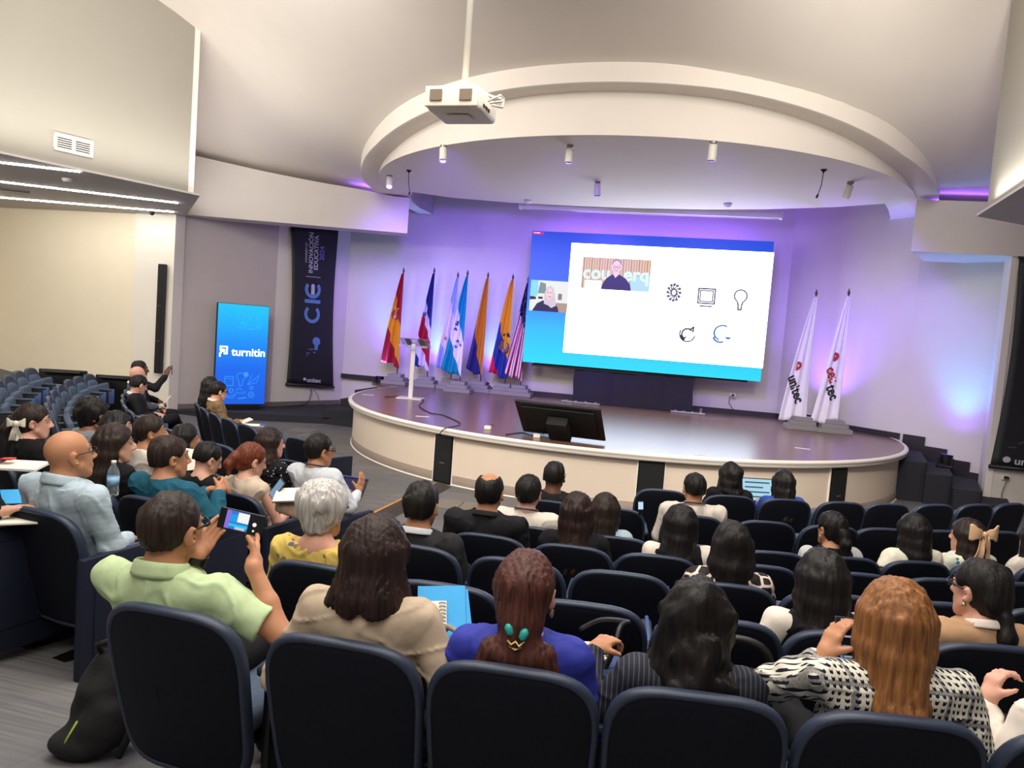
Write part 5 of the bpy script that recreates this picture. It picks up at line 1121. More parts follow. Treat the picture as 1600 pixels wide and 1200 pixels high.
    if legs:
        q = SDF(); q.ell((0, .30, .50), (.165*w, .13, .085), None, .04)
        for hx, Kn, An in ((-.09, KL, AL), (.09, KR, AR)):
            q.cone((hx, .31, .50), Kn, .082, .062, .04); q.cone(Kn, An+[0, 0, -.0], .06, .05 if legs == 'trousers' else .066, .025)
        smesh(legs if legs != 'trousers' else 'trousers', q, max(vox*1.25, .012), CL[bottom], P, lambda X, Y, Z: fold(X, Y, Z), .004)
        for An in (AL, AR):
            fd = np.array(lp.get('foot', (0, 1, 0))); q = SDF(); q.cone(An+[0, -.02, -.06], An+fd*.16+[0, 0, -.068], .04, .034, .02); q.cone(An+[0, -.02, -.04], An+fd*.05+[0, 0, -.05], .042, .036, .02); q.half(An+[0, 0, -.098], (0, 0, -1)); smesh('shoe', q, .012, SHOE, P)
    # --- head details
    T = (R, Hc, hs)
    if face:
        for s_ in (-1, 1):
            e = MB().lathe([(.0117*math.sin(a), .0117*math.cos(a)) for a in [math.pi*k/8 for k in range(1, 8)]], (0, 0, 0), 12).build('eye', EYEW, P, True); e.location = Hp((s_*.031, .0795, .010)); e.rotation_euler = Matrix(R).to_euler()
            i_ = MB().lathe([(.001, .0), (.0055, .0), (.0055, .002), (.001, .0024)], (0, 0, 0), 12, Matrix.Rotation(-math.pi/2, 3, 'X')).build('iris', IRIS, e, True); i_.location = (0, .0108, 0)
        br = MB(); 
        for s_ in (-1, 1): br.tube([tuple(Hp((s_*.048, .076, .036))), tuple(Hp((s_*.03, .0905, .040))), tuple(Hp((s_*.014, .095, .036)))], [.003, .0042, .0035], 6)
        br.build('eyebrows', HAIR[hcol] if hcol else IRIS, P, True)
    h = SDF(); st = hair; fq = 260 if vox < .0076 else 150; h1 = noise_fn(sd+3, fq, .0020, (1, 1, .07)); h2 = noise_fn(sd+4, 90, .0032, (1, 1, .12)); hd = lambda X, Y, Z: h1(X, Y, Z)+h2(X, Y, Z); wv = noise_fn(sd+5, 44, .013*wave+1e-6, (1, 1, .7))
    def ears_cut():
        for s_ in (-1, 1): h.ell((s_*.095, .006, -.016), (.034, .034, .046), None, .010, 'c')
    def cap_(t=.010, nape=-.058, front=.03):
        h.ell((0, -.014, .034), (.076+t, .096+t, .088+t), None, .02); h.cone((0, -.045, -.02), (0, -.05, -.05), .055+t*.5, .046+t*.5, .03)
        h.func(lambda X, Y, Z: np.maximum((Y-front-.85*np.maximum(Z-.005, -.05))/1.3, -(Z-nape-.55*np.maximum(Y+.05, 0))/1.15))
    if st in ('short', 'thin', 'crop'):
        cap_(.012 if st == 'short' else .007, -.045 if st != 'crop' else -.03); ears_cut()
    elif st == 'balding':
        cap_(.008, -.045); ears_cut(); h.ell((0, -.02, .125), (.060, .085, .052), None, .01, 'c'); h.ell((0, .06, .10), (.05, .06, .045), None, .01, 'c')
    elif st == 'fluffy':
        cap_(.026, -.075, .04); h.ell((0, -.045, .06), (.085, .085, .085), None, .03); h.func(lambda X, Y, Z: (Y-.045-.8*np.maximum(Z-.005, -.06))/1.3)
    elif st in ('bob', 'mid', 'long', 'wavy', 'straight'):
        Lh = {'bob': .105, 'mid': .19, 'long': .34, 'wavy': .21, 'straight': .29, 'clip': .17}[st]
        cap_(.016, -.09, .035)
        for k in range(15):
            a = math.radians(-112+224*k/14); s_, c_ = math.sin(a), math.cos(a); wd = {'bob': .092, 'mid': .086, 'long': .072, 'wavy': .10, 'straight': .080}[st]
            j = .012*math.sin(k*2.3+sd); le = Lh*(1-.18*abs(s_)**2+.05*math.sin(k*1.7+sd))
            if st == 'bob': le = Lh*(1+.03*math.sin(k*2.9))
            p0 = np.array([.078*s_, -.012-.092*c_, .03]); p1 = np.array([.080*s_, -.014-.096*c_, -.06]); p2 = np.array([wd*s_, -.022-.100*c_-.01*(Lh > .25), -.05-le*.5]); p3 = np.array([(wd+.03*(st == 'bob')+.012*(st == 'wavy')-.030*(st == 'long'))*s_+j, -.03-.095*c_-.045*(Lh > .25)+.01*math.sin(k*3.1), -.04-le])
            h.chain([p0, p1, p2, p3], [.020, .020, .020, .010 if st != 'bob' else .014], .03)
        h.func(lambda X, Y, Z: (Y-.035-.85*np.maximum(Z-.005, -.03))/1.3)
    elif st == 'clip':
        cap_(.014, -.09, .03); ears_cut(); h.chain([(0, -.06, .03), (0, -.085, -.06), (0, -.10, -.12)], [.07, .058, .045], .04)
        for k in range(9):
            a = math.radians(-75+150*k/8); s_, c_ = math.sin(a), math.cos(a); h.chain([(.03*s_, -.095-.02*c_, -.11), (.075*s_, -.08-.035*c_, -.155), (.10*s_, -.075-.04*c_, -.195+.012*math.sin(k*2.2)), (.092*s_, -.085-.04*c_, -.225+.01*math.sin(k*3.1))], [.026, .034, .028, .012], .02)
    elif st in ('pony', 'lowpony', 'halfup', 'bun'):
        cap_(.012, -.07, .035); ears_cut()
        if st == 'pony': h.ell((0, -.125, .0), (.03, .03, .03), None, .02); h.chain([(0, -.125, .0), (.0, -.15, -.06), (.01, -.14, -.16), (.015, -.135, -.25)], [.026, .034, .03, .012], .02)
        if st == 'lowpony': h.ell((0, -.07, -.02), (.07, .05, .06), None, .03); h.ell((0, -.105, -.065), (.03, .03, .03), None, .02); h.chain([(0, -.105, -.065), (.0, -.125, -.14), (.0, -.13, -.22), (.0, -.14, -.30)], [.026, .036, .032, .012], .02)
        if st == 'bun': h.ell((0, -.12, .01), (.042, .035, .042), None, .015); h.chain([(0, -.13, -.0), (.0, -.15, -.05), (.015, -.14, -.11)], [.03, .035, .015], .02)
        if st == 'halfup':
            for k in range(9):
                a = math.radians(-85+170*k/8); s_, c_ = math.sin(a), math.cos(a); h.chain([(.08*s_, -.01-.09*c_, .02), (.088*s_, -.02-.095*c_, -.08), (.085*s_, -.04-.09*c_, -.2)], [.022, .024, .012], .03)
            h.ell((0, -.105, .05), (.055, .03, .045), None, .02)
    if st != 'bald' and hcol: smesh('hair', h, max(.0055, vox*.8), HAIR[hcol], P, lambda X, Y, Z: hd(X, Y, Z)+wv(X, Y, Z), 0, T)
    if glasses:
        gb = MB()
        for s_ in (-1, 1):
            gb.tube([tuple(Hp((s_*.031+.022*math.cos(a), .108-.004*abs(math.cos(a)), .008+.016*math.sin(a)))) for a in [2*math.pi*k/14 for k in range(15)]], .0024*(1.4 if glasses == 'bold' else 1), 6)
            gb.tube([tuple(Hp(q)) for q in ((s_*.053, .104, .014), (s_*.078, .08, .015), (s_*.084, .0, .012), (s_*.083, -.02, -.004))], .0026*(1.5 if glasses == 'bold' else 1), 6)
        gb.tube([tuple(Hp((-.010, .11, .012))), tuple(Hp((.010, .11, .012)))], .0022, 6); gb.build('glasses', GLASSF, P, True)
    if earring:
        for s_ in (-1, 1): MB().lathe([(.002, .012), (.008, .006), (.008, -.006), (.002, -.02)], Hp((s_*.083, .0, -.05)), 10).build('earring', mat('earring_gold', '#c9b58a', rough=.25, metal=.8), P, True)
    P['hx'] = 0
    return P, dict(N=N_, Hc=Hc, R=R, WL=WL, WR=WR, EL=EL, ER=ER, hs=hs, Hp=Hp)
def to_world(P, q): return Matrix.LocRotScale(P.location, P.rotation_euler, None) @ Vector(q)
def to_local(P, q): return np.array(Matrix.LocRotScale(P.location, P.rotation_euler, None).inverted() @ Vector(q))
def seat_local(row, th, q, dr=0.0):            # world point -> local coordinates of the person in that seat
    x, y = polar(row, th, dr); z = ROWZ[row]+float(wing_rise(np.float64(x), np.float64(y)))
    return tuple(Matrix.LocRotScale(Vector((x, y, z)), Matrix.Rotation(math.radians(th+90), 3, 'Z').to_euler(), None).inverted() @ Vector(q))
# ------------------------------------------------------------------ the audience
Q = {}
def seatp(key, short, row, th, *a, tablet=False, end=None, **k):
    Q[key] = person(*a[:1], row, th, *a[1:], **k)
    if key == 'noteL': return
    best = min((RIGHT if th > -99 and not (row, key) in LB else LEFT)[row], key=lambda t: abs(t-th))
    OCC[(row, best)] = (short, tablet, end)
OCC = {}; LB = set()
def L(key, row): LB.add((row, key))
# right block, back to front -------------------------------------------------
W7 = lambda p: p
hd, hth = 7, -92.75
phone_c = np.array(at_d(377, 815, 2.72))
wl, wr = seat_local(hd, hth, at_d(308, 868, 2.66)), seat_local(hd, hth, at_d(396, 886, 2.60))
def ldir(row, th, a, c): return np.array(seat_local(row, th, c))-np.array(seat_local(row, th, a))
dl = ldir(hd, hth, at_d(308, 868, 2.66), at_d(334, 824, 2.79)); drr = ldir(hd, hth, at_d(396, 886, 2.60), at_d(404, 836, 2.76))
seatp('polo', 'the man in the pale green polo', 7, hth, 'man in pale green polo and glasses filming the stage with his phone', 1.19, 'tan', 'thin', 'darkbrown', 'green', sleeve='short', vox=.0068, w=1.12, glasses='bold', collar='green', armL=wl, armR=wr,
      handL=dict(d=dl, n=(.85, -.5, .1), curl=.35), handR=dict(d=drr, n=(-.85, -.5, .1), curl=.35, point=True), yaw=-4, short_len=.72)
seatp('beige', 'the woman in the beige blazer', 7, -89.2, 'woman with dark flipped bob in beige blazer beside the man filming', 1.205, 'rosy', 'bob', 'redbrown', 'beige', vox=.0072, w=1.12, female=True, face=False, armR=(.30, .40, .70), armL=(-.22, .40, .66), handR=dict(n=(-1, 0, -.3)), yaw=-6)
seatp('clip', 'the woman with the turquoise hair clip', 7, -86.9, 'woman in royal blue top, auburn hair held by a turquoise claw clip', 1.15, 'rosy', 'clip', 'auburn', 'royal', vox=.0072, w=1.06, female=True, face=False, earring=True, tablet=True)
seatp('wavy', 'the woman in the pinstripe blazer', 7, -84.5, 'woman with wavy black hair in charcoal pinstripe blazer', 1.125, 'tan', 'wavy', 'black', 'pin', vox=.0072, w=1.0, female=True, face=False, wave=.75, armL=(-.30, .46, .76), handL=dict(d=(.55, .6, .3), n=(.2, .2, -1), curl=.9))
seatp('blonde', 'the woman in the checked tweed jacket', 7, -81.8, 'woman with long caramel hair in checked black and white tweed jacket', 1.18, 'tan', 'long', 'caramel', 'tweed', vox=.0072, w=1.18, female=True, face=False, armL=seat_local(7, -81.8, at_d(1290, 1034, 2.27)), armR=(.22, .42, .64), handL=dict(d=(.35, .2, .9), n=(.9, .3, -.1), curl=.5), yaw=-3, dr=-.02)
seatp('edge', 'the person in white at the right edge', 7, -79.2, 'person in loose white blouse cut off by the right edge, hand raised', 1.12, 'rosy', 'mid', 'black', 'whitec', vox=.009, female=True, face=False, armL=(-.22, .32, .80), handL=dict(d=(.3, .2, .9), n=(1, 0, 0), curl=1.0))
seatp('yellow', 'the woman in the yellow floral blouse', 6, -92.2, 'grey haired woman with glasses in yellow floral blouse', 1.17, 'rosy', 'fluffy', 'silver', 'yellow', vox=.008, female=True, w=1.06, glasses=True, neckline=.03, wave=.3, yaw=-8, end='L')
seatp('vestblack', 'the woman with long black hair in a black vest', 6, -81.4, 'woman with long straight black hair, black vest over white sleeves, near the phone screen', 1.125, 'tan', 'straight', 'black', 'black', vox=.009, female=True, face=False, vest='whitec', armL=(-.3, .42, .66))
seatp('camel', 'the woman in the camel jacket', 6, -78.2, 'woman with glasses, low black ponytail and camel jacket, looking left', 1.14, 'rosy', 'lowpony', 'black', 'camel', vox=.009, female=True, glasses='bold', yaw=22, earring=True, collar='whitec')
seatp('suitA', 'the suited man beside the aisle', 5, -91.2, 'man in dark suit with neat black hair sitting nearest the cable ramp', 1.16, 'tan', 'short', 'black', 'charcoal', vox=.0095, w=1.1, face=False, collar='shirtw', end='L')
seatp('giraffe', 'the woman in the giraffe print blouse', 5, -82.4, 'woman in dark and cream giraffe print blouse with half tied black hair', 1.13, 'tan', 'halfup', 'black', 'gir', vox=.0095, female=True, face=False, w=1.05)
seatp('balding', 'the balding man in black', 4, -90.2, 'balding man in black suit behind the cable ramp, second suited man', 1.22, 'tan', 'balding', 'black', 'suit', vox=.010, w=1.15, face=False, collar='charcoal', end='L')
seatp('longbrown', 'the woman with long dark red hair', 4, -86.9, 'woman with long straight dark reddish hair and black jacket', 1.15, 'rosy', 'straight', 'redbrown', 'black', vox=.010, female=True, face=False)
seatp('vest2', 'the woman in white sleeves and dark vest', 4, -83.2, 'woman with smooth black hair, white sleeves and dark vest, behind the lanyard man', 1.14, 'tan', 'straight', 'black', 'black', vox=.010, female=True, face=False, vest='whitec')
seatp('whiteA', 'the man in white with a navy lanyard near the aisle', 3, -89.4, 'black haired man in white shirt with lanyard, between the two black suits', 1.195, 'rosy', 'short', 'black', 'whitec', vox=.010, face=False, lanyard=True, w=1.05, end='L')
seatp('ombre', 'the woman with two toned hair', 3, -85.9, 'woman with brown to blond hair in pale denim shirt', 1.12, 'rosy', 'long', 'ombre', 'denim', vox=.010, female=True, face=False)
seatp('ponyR', 'the woman with a black ponytail in pale grey', 3, -76.0, 'woman with black ponytail, pale grey ruffled sleeves and black back panel', 1.13, 'tan', 'pony', 'black', 'black', vox=.010, female=True, vest='ltgrey', earring=True, yaw=15)
seatp('ivory', 'the woman in the ivory cap sleeve top', 3, -72.3, 'woman with shoulder length black hair in ivory cap sleeve top', 1.15, 'brown', 'mid', 'black', 'ivory', sleeve='short', short_len=.35, vox=.010, female=True, face=False, w=1.02, armL=(-.28, .40, .64))
seatp('bow', 'the woman with the peach hair bow', 3, -69.7, 'woman with big peach hair bow in white blouse with blue flowers', 1.13, 'rosy', 'mid', 'darkbrown', 'blueflo', vox=.010, female=True, yaw=20)
seatp('whiteR', 'the person in white at the far right', 3, -66.2, 'person in white cut off at the right edge, beside the peach bow woman', 1.12, 'rosy', 'mid', 'black', 'whitec', vox=.012, female=True, face=False)
seatp('dark865', 'the dark suited man near the stage', 2, -89.0, 'dark skinned man with glasses in black suit nearest the stage front', 1.165, 'dark', 'crop', 'black', 'suit', vox=.011, glasses=True, yaw=-6, end='L')
seatp('lany', 'the man in white with a black lanyard below the stage', 2, -81.0, 'man with cropped hair, white shirt and black lanyard, below the middle stage speaker', 1.18, 'tan', 'crop', 'black', 'whitec', vox=.011, face=False, lanyard=True, w=1.15)
seatp('front1', 'the woman with wavy black hair in the front row', 1, -77.0, 'woman with wavy black hair and black jacket in the front row', 1.145, 'tan', 'mid', 'black', 'black', vox=.012, female=True, face=False, wave=.6)
seatp('laptop', 'the woman with the laptop', 1, -73.0, 'woman with straight black hair in blue top working on a laptop', 1.10, 'tan', 'straight', 'black', 'bluetop', vox=.012, female=True, face=False, armL=(-.1, .5, .70), armR=(.12, .5, .70))
# left block ------------------------------------------------------------------
for k, r in (('baldblue', 6), ('teal', 5), ('longL', 5), ('bowL', 5), ('pony', 4), ('blackrose', 4), ('folder', 4), ('mask', 4), ('curly', 4), ('shirtL', 3), ('bwflo', 3), ('darkL', 3), ('suitL', 2), ('bald2', 2), ('phoneL', 2), ('tanL', 1), ('darkB', 1), ('noteL', 7), ('redL', 6)): L(k, r)
lap = dict(armL=(-.08, .48, .70), armR=(.10, .48, .70))
seatp('baldblue', 'the bald man in light blue', 6, -99.7, 'bald man in light blue shirt with navy lanyard, head tilted back', 1.265, 'tan', 'bald', None, 'ltblue', vox=.0075, w=1.22, lanyard=True, glasses=True, collar='ltblue', pitch=8, yaw=-16, end='R', lean=-.02, legpose=dict(KL=(-.15, .68, .5)))
seatp('teal', 'the person in the teal jacket', 5, -100.4, 'short haired person in teal jacket with hands clasped', 1.215, 'tan', 'short', 'darkbrown', 'teal', vox=.008, w=1.14, yaw=-24, armL=(.10, .44, .84), armR=(.22, .42, .86), handL=dict(d=(.6, .6, .4), n=(.3, -.2, -1), curl=.9), handR=dict(d=(-.2, .8, .5), n=(-.9, 0, -.3), curl=.9), end='R')
seatp('longL', 'the woman with long brown hair at left', 5, -103.0, 'woman with long dark brown hair in black, behind the water bottle', 1.23, 'light', 'straight', 'darkbrown', 'black', vox=.0085, female=True, yaw=-30)
seatp('bowL', 'the woman with the white hair scarf', 5, -107.9, 'woman with white scarf bow in dark hair and black top at far left', 1.26, 'rosy', 'bun', 'darkbrown', 'black', vox=.009, female=True, yaw=-26, w=1.15)
seatp('pony', 'the woman with the copper ponytail', 4, -100.8, 'woman with copper bun ponytail in sleeveless beige print top, writing', 1.205, 'rosy', 'bun', 'copper', 'nude', sleeve='none', vox=.0082, female=True, pitch=-14, yaw=-24, armL=(-.02, .50, .72), armR=(.20, .48, .70), earring=True, end='R')
seatp('blackrose', 'the woman with short black hair in black print', 4, -103.3, 'woman with short black hair in black top with tan print', 1.165, 'light', 'crop', 'black', 'blkflo', vox=.009, female=True, pitch=-22, yaw=-20)
seatp('folder', 'the man holding the open papers', 4, -106.9, 'dark haired man in white shirt beside open cream papers', 1.275, 'tan', 'short', 'darkbrown', 'whitec', vox=.0095, yaw=-30, pitch=4)
seatp('mask', 'the woman touching her ear', 4, -109.5, 'dark haired woman in black blouse with a tan card by her ear', 1.245, 'light', 'straight', 'black', 'black', vox=.0095, female=True, yaw=-30, neckline=.03)
seatp('curly', 'the man with thick curly black hair', 4, -111.6, 'man with thick black curly hair in grey shirt holding his ear', 1.30, 'brown', 'fluffy', 'black', 'greyshirt', vox=.0095, yaw=-20, wave=.5, armR=(.14, .26, 1.04), handR=dict(d=(-.1, -.1, 1), n=(-1, -.2, 0), curl=.4))
seatp('shirtL', 'the man with the tablet folder', 3, -100.3, 'man with glasses in white shirt holding a dark tablet folder by the aisle', 1.30, 'tan', 'short', 'black', 'shirtw', vox=.0088, glasses='bold', yaw=-26, lanyard=True, armL=(.0, .46, .78), armR=(.20, .52, .80), handR=dict(d=(.1, .3, 1), n=(-1, .2, 0), curl=.3), bottom='pantsgrey', end='R', legpose=dict(KR=(.2, .70, .52), AR=(.25, .85, .14)))
seatp('bwflo', 'the woman in the black and white print top', 3, -103.4, 'woman with reddish brown bob in black and white print top', 1.285, 'rosy', 'bob', 'redbrown', 'bwflo', vox=.0095, female=True, yaw=-24)
seatp('darkL', 'the dark haired person between grey and teal', 3, -110.0, 'dark haired person in black, mostly hidden behind the teal jacket person', 1.18, 'tan', 'mid', 'black', 'black', vox=.011, female=True, yaw=-20)
seatp('suitL', 'the man in black suit checking his phone', 2, -138.5, 'man in black suit with lanyard looking down at his hands by the left wall', 1.24, 'rosy', 'short', 'black', 'suit', vox=.0095, yaw=24, pitch=-18, collar='shirtw', lanyard=True, armL=(-.02, .46, .66), armR=(.08, .48, .66), legpose=dict(KR=(.05, .72, .62), AR=(-.2, .85, .42)))
seatp('bald2', 'the bald man in grey suit', 2, -142.0, 'bald man in grey suit holding white paper, middle of the three by the left wall', 1.30, 'rosy', 'bald', None, 'greysuit', vox=.010, yaw=20, collar='shirtw', armL=(-.05, .50, .68), armR=(.06, .50, .70))
seatp('phoneL', 'the man raising his phone by the left wall', 2, -145.6, 'man in black jacket raising a phone toward the stage by the left wall', 1.33, 'dark', 'crop', 'black', 'suit', vox=.010, yaw=10, armR=(.10, .60, 1.12), armL=(-.05, .5, .7), handR=dict(d=(0, .25, 1), n=(-.8, .5, 0), curl=.5))
seatp('tanL', 'the man in the tan jacket', 1, -133.3, 'man with glasses in tan jacket writing in the front left row', 1.24, 'rosy', 'short', 'black', 'tan', vox=.0095, glasses='bold', yaw=10, pitch=-6, collar='whitec', armR=(.1, .5, .68), bottom='pantsgrey', legpose=dict(KR=(.15, .72, .54), AR=(.2, .9, .1)))
seatp('darkB', 'the person with long dark hair beside the tan jacket', 1, -137.5, 'person with long dark hair beside the tan jacket man', 1.25, 'tan', 'straight', 'black', 'black', vox=.011, female=True, yaw=5)
_pn = at_d(48, 930, 3.95); _c = np.array(_pn[:2])-np.array([.31, 0.0])-np.array([.06, .30]); NR, NTH = math.hypot(_c[0]-CX, _c[1]-CY), math.degrees(math.atan2(_c[1]-CY, _c[0]-CX)); NDR = NR-ROWR[7]
seatp('noteL', 'the person with the blue folder at left', 7, NTH, 'person in black trousers cut off by the left edge, hand on the open notebook', 1.20, 'light', 'mid', 'black', 'black', vox=.0085, female=True, tablet=True, armR=tuple(seat_local(7, NTH, at_z(2, 800, ROWZ[7]+.74), NDR)), handR=dict(n=(0, 0, -1), curl=.3), end='R', legpose=dict(KL=(-.06, .70, .56), AL=(.20, .92, .20), KR=(.14, .74, .50), AR=(.26, .84, .10)), dr=NDR)

for side, D_ in (('right', RIGHT), ('left', LEFT)):
    for row, ths in D_.items():
        order = sorted(ths, key=lambda t: (abs(t+95) if row > 1 or side == 'left' else t))
        if side == 'right': order = sorted(ths)
        for n_, th in enumerate(order):
            o = OCC.get((row, th))
            if o: chair(row, th, 'navy chair under '+o[0], up=False, tablet=o[1], end=o[2], group='occupied auditorium chairs')
            else:
                where = 'right block' if side == 'right' else ('left block' if abs(th) < 126 or row == 1 else 'left wing')
                extra = ' by the left wall' if th < -150 else ''
                chair(row, th, f'empty navy chair, {ORD[row]} row from the stage, {where}, {ORD[n_+1]} seat from the aisle', group='empty auditorium chairs', end='R' if (side == 'left' and n_ == 0 and row in (1, 2)) else None)
chair(7, NTH, 'navy chair under the person with the blue folder at left', up=False, tablet=False, end='R', group='occupied auditorium chairs', dr=NDR)
# black end boxes where the wing rows meet the wall
for row, th, lab in ((4, -155.6, 'black end panel box of the farther empty row by the left wall'), (3, -158.9, 'black end panel box of the nearer empty row by the left wall')):
    x, y = polar(row, th, -.35); t = thing('row_end_box', lab, 'panel', (x, y, ROWZ[row]+.1), math.radians(th+90)); MB().box((0, 0, .42), (.06, .75, .84), None, .012).build('panel', BLACK, t); MB().box((.05, 0, .8), (.16, .6, .03), None, .008).build('top_shelf', BLACK, t)

# ------------------------------------------------------------------ things people hold, wear or keep by them
PAPER = mat('notebook_paper', '#e9e2d2', rough=.8, noise=.015); BLUEF = mat('folder_blue', '#1f9ad8', rough=.45, noise=.03); GOLD = mat('gold_metal', '#b9a06a', rough=.3, metal=.8); TURQ = mat('turquoise_enamel', '#2fa9a0', rough=.25)
def place(o, M): o.matrix_world = M; return o
def frame(c, x, z):                              # matrix with given x axis and z (normal)
    x = Vector(x).normalized(); z = Vector(z); z = (z-x*z.dot(x)).normalized(); y = z.cross(x)
    return Matrix.Translation(Vector(c)) @ Matrix((x, y, z)).transposed().to_4x4()
def phone(label, c, right, towards, on=True, size=(.155, .075)):
    t = thing('phone', label, 'phone'); place(t, frame(c, right, towards))
    MB().box((0, 0, 0), (size[0], size[1], .009), None, .008, 3).build('case', mat('phone_case', '#14171f', rough=.4), t, 'auto')
    s = MB().add([(-size[0]*.47, -size[1]*.45, .0048), (size[0]*.47, -size[1]*.45, .0048), (size[0]*.47, size[1]*.45, .0048), (-size[0]*.47, size[1]*.45, .0048)], [(0, 1, 2, 3)]).build('display', screen_mat('phone_dark', '#0c0d12', .6), t)
    def r(n, x0, y0, x1, y1, col, z, st=1.0): MB().add([(x0*size[0], y0*size[1], z), (x1*size[0], y0*size[1], z), (x1*size[0], y1*size[1], z), (x0*size[0], y1*size[1], z)], [(0, 1, 2, 3)]).build(n, screen_mat('phone_'+col[1:], col, st), s)
    return t, s, r
toP = Matrix.LocRotScale(Q['polo'][0].location, Q['polo'][0].rotation_euler, None)
axx = Vector(at_d(412, 822, 2.72)-at_d(343, 806, 2.72)); 
t, s, r = phone('phone held sideways by the man in green, showing the stage on its screen', phone_c, axx, Vector((.25, -1, .12)), size=(.168, .079))
for a in (('picture', -.34, -.42, .17, .44, '#3f6fd0', .0052), ('picture', -.34, -.42, -.24, .44, '#8a6fd8', .0054), ('picture', -.24, -.08, .17, .28, '#1c9be8', .0056), ('picture', -.08, -.05, .17, .40, '#f4f4f2', .0058), ('picture', -.24, -.30, .17, -.16, '#14c6f0', .0057), ('picture', -.1, -.40, .12, -.28, '#cfc8c8', .0059)): r(*a)
MB().lathe([(.001, 0), (.0075, 0), (.0075, .001), (.001, .001)], (.052, .0, .005), 16).build('shutter_button', screen_mat('phone_white', '#f2f2f2', 1), s); MB().lathe([(.001, 0), (.004, 0), (.004, .001), (.001, .001)], (.052, -.023, .005), 12).build('shutter_button', MATS['phone_white'], s)
wch = thing('wristwatch', 'black smartwatch on the left wrist of the man in green', 'watch'); pw_ = Q['polo'][1]; wv_ = toP @ Vector(pw_['WL']); ev_ = toP @ Vector(pw_['EL']); d = (wv_-ev_).normalized(); place(wch, Matrix.Translation(wv_-d*.015) @ d.to_track_quat('Z', 'Y').to_matrix().to_4x4())
MB().lathe([(.031, -.013), (.036, -.012), (.036, .012), (.031, .013)], (0, 0, 0), 20).build('strap', BLACK, wch, 'auto'); MB().box((0, -.037, 0), (.036, .012, .04), None, .005).build('watch_case', BLACK, wch)
# beige woman's folder and spiral notebook
def notebook(label, c, x, n, size=(.17, .22), cover='#16181d', spiral=True, page=None):
    t = thing('notebook', label, 'notebook'); place(t, frame(c, x, n)); w_, h_ = size
    MB().box((0, 0, -.006), (w_+.008, h_+.008, .004), None, .002).build('cover', mat('cover_'+cover[1:], cover, rough=.5), t); MB().box((0, 0, .0), (w_, h_, .011), None, .002).build('pages', page or PAPER, t)
    if spiral:
        b = MB(); n_ = 11
        for k in range(n_): yy = -h_*.44+h_*.88*k/(n_-1); b.tube([(w_/2-.012+.012*math.cos(a), yy, .002+.010*math.sin(a)) for a in [2*math.pi*q/8 for q in range(9)]], .0017, 5)
        b.build('spiral', mat('spiral_wire', '#6b6660', rough=.3, metal=.7), t, True)
    return t
P = Q['beige'][0]
def W(key, q): return Matrix.LocRotScale(Q[key][0].location, Q[key][0].rotation_euler, None) @ Vector(q)
def dirW(key, v): return Q[key][0].rotation_euler.to_matrix() @ Vector(v)
f = thing('folder', 'bright blue paper folder beside the woman in beige', 'folder'); place(f, frame(at_d(690, 968, 2.58), (1, .35, .05), (-.25, -.75, .6)))
MB().box((0, 0, 0), (.17, .25, .004), None, .001).box((.02, -.012, -.008), (.17, .24, .003), Matrix.Rotation(.08, 3, 'Z'), .001).build('cover', BLUEF, f)
notebook('white spiral notebook on the blue folder', at_d(676, 972, 2.55), (1, .35, .05), (-.25, -.75, .6), (.09, .15), '#e3ddd0')
hb = thing('handbag', 'grey beige handbag strap beside the woman in beige', 'handbag', tuple(at_d(703, 1000, 2.5))); MB().tube([(-.05, 0, -.12), (-.045, 0, .0), (-.01, .0, .045), (.035, 0, .03), (.05, 0, -.10)], .012, 8).build('strap', mat('bag_taupe', '#8d8374', rough=.6), hb, True); MB().box((0, .03, -.17), (.2, .1, .16), None, .03, 3).build('bag_body', mat('bag_brown', '#4a3a30', rough=.6), hb, 'auto')
# hair clip of the auburn woman
i_ = Q['clip'][1]; hc = thing('hair_clip', 'turquoise and gold claw clip in auburn hair', 'hair clip'); M = Matrix.LocRotScale(Q['clip'][0].location, Q['clip'][0].rotation_euler, None) @ Matrix.Translation(Vector(i_['Hc'])) ; place(hc, M)
for sgn in (-1, 1):
    MB().lathe([(.004, -.02), (.013, -.012), (.014, .008), (.006, .018)], (sgn*.022-.0, -.152, -.075+.01*(sgn < 0)), 10, Matrix.Rotation(.35*sgn, 3, 'Y')).build('claw', TURQ, hc, True)
MB().tube([(-.025, -.156, -.098), (-.012, -.164, -.108), (0, -.158, -.098), (.012, -.164, -.11), (.026, -.156, -.095)], .005, 6).tube([(-.02, -.156, -.115), (0, -.163, -.122), (.02, -.156, -.114)], .004, 6).build('spring', GOLD, hc, True)
# tablet, notebook, pens and bag between the royal blue and pinstripe women
nb = W('clip', (.20, .62, .69)); notebook('small spiral notebook on the blue writing tablet of the royal blue woman', nb, dirW('clip', (.95, .3, 0)), (0, 0, 1), (.12, .15), '#20242c')
pen = thing('pen', 'blue pen beside the small notebook on the writing tablet', 'pen'); place(pen, frame(W('clip', (.23, .55, .688)), dirW('clip', (1, .25, 0)), (0, 0, 1))); MB().tube([(-.06, 0, 0), (.05, 0, 0), (.065, 0, 0)], [.0045, .0045, .001], 8).build('barrel', mat('pen_blue', '#2a3fae', rough=.3), pen, True); MB().tube([(-.062, 0, 0), (-.03, 0, 0)], .0052, 8).build('cap', WHITE, pen, True)
BAGM = mat('leather_black', '#131214', rough=.45, noise=.1)
hb = thing('handbag', 'black handbag with long strap between the royal blue and pinstripe women', 'handbag', tuple(W('wavy', (-.27, .62, .42)))); MB().box((0, 0, .10), (.30, .14, .24), None, .04, 3).build('bag_body', BAGM, hb, 'auto')
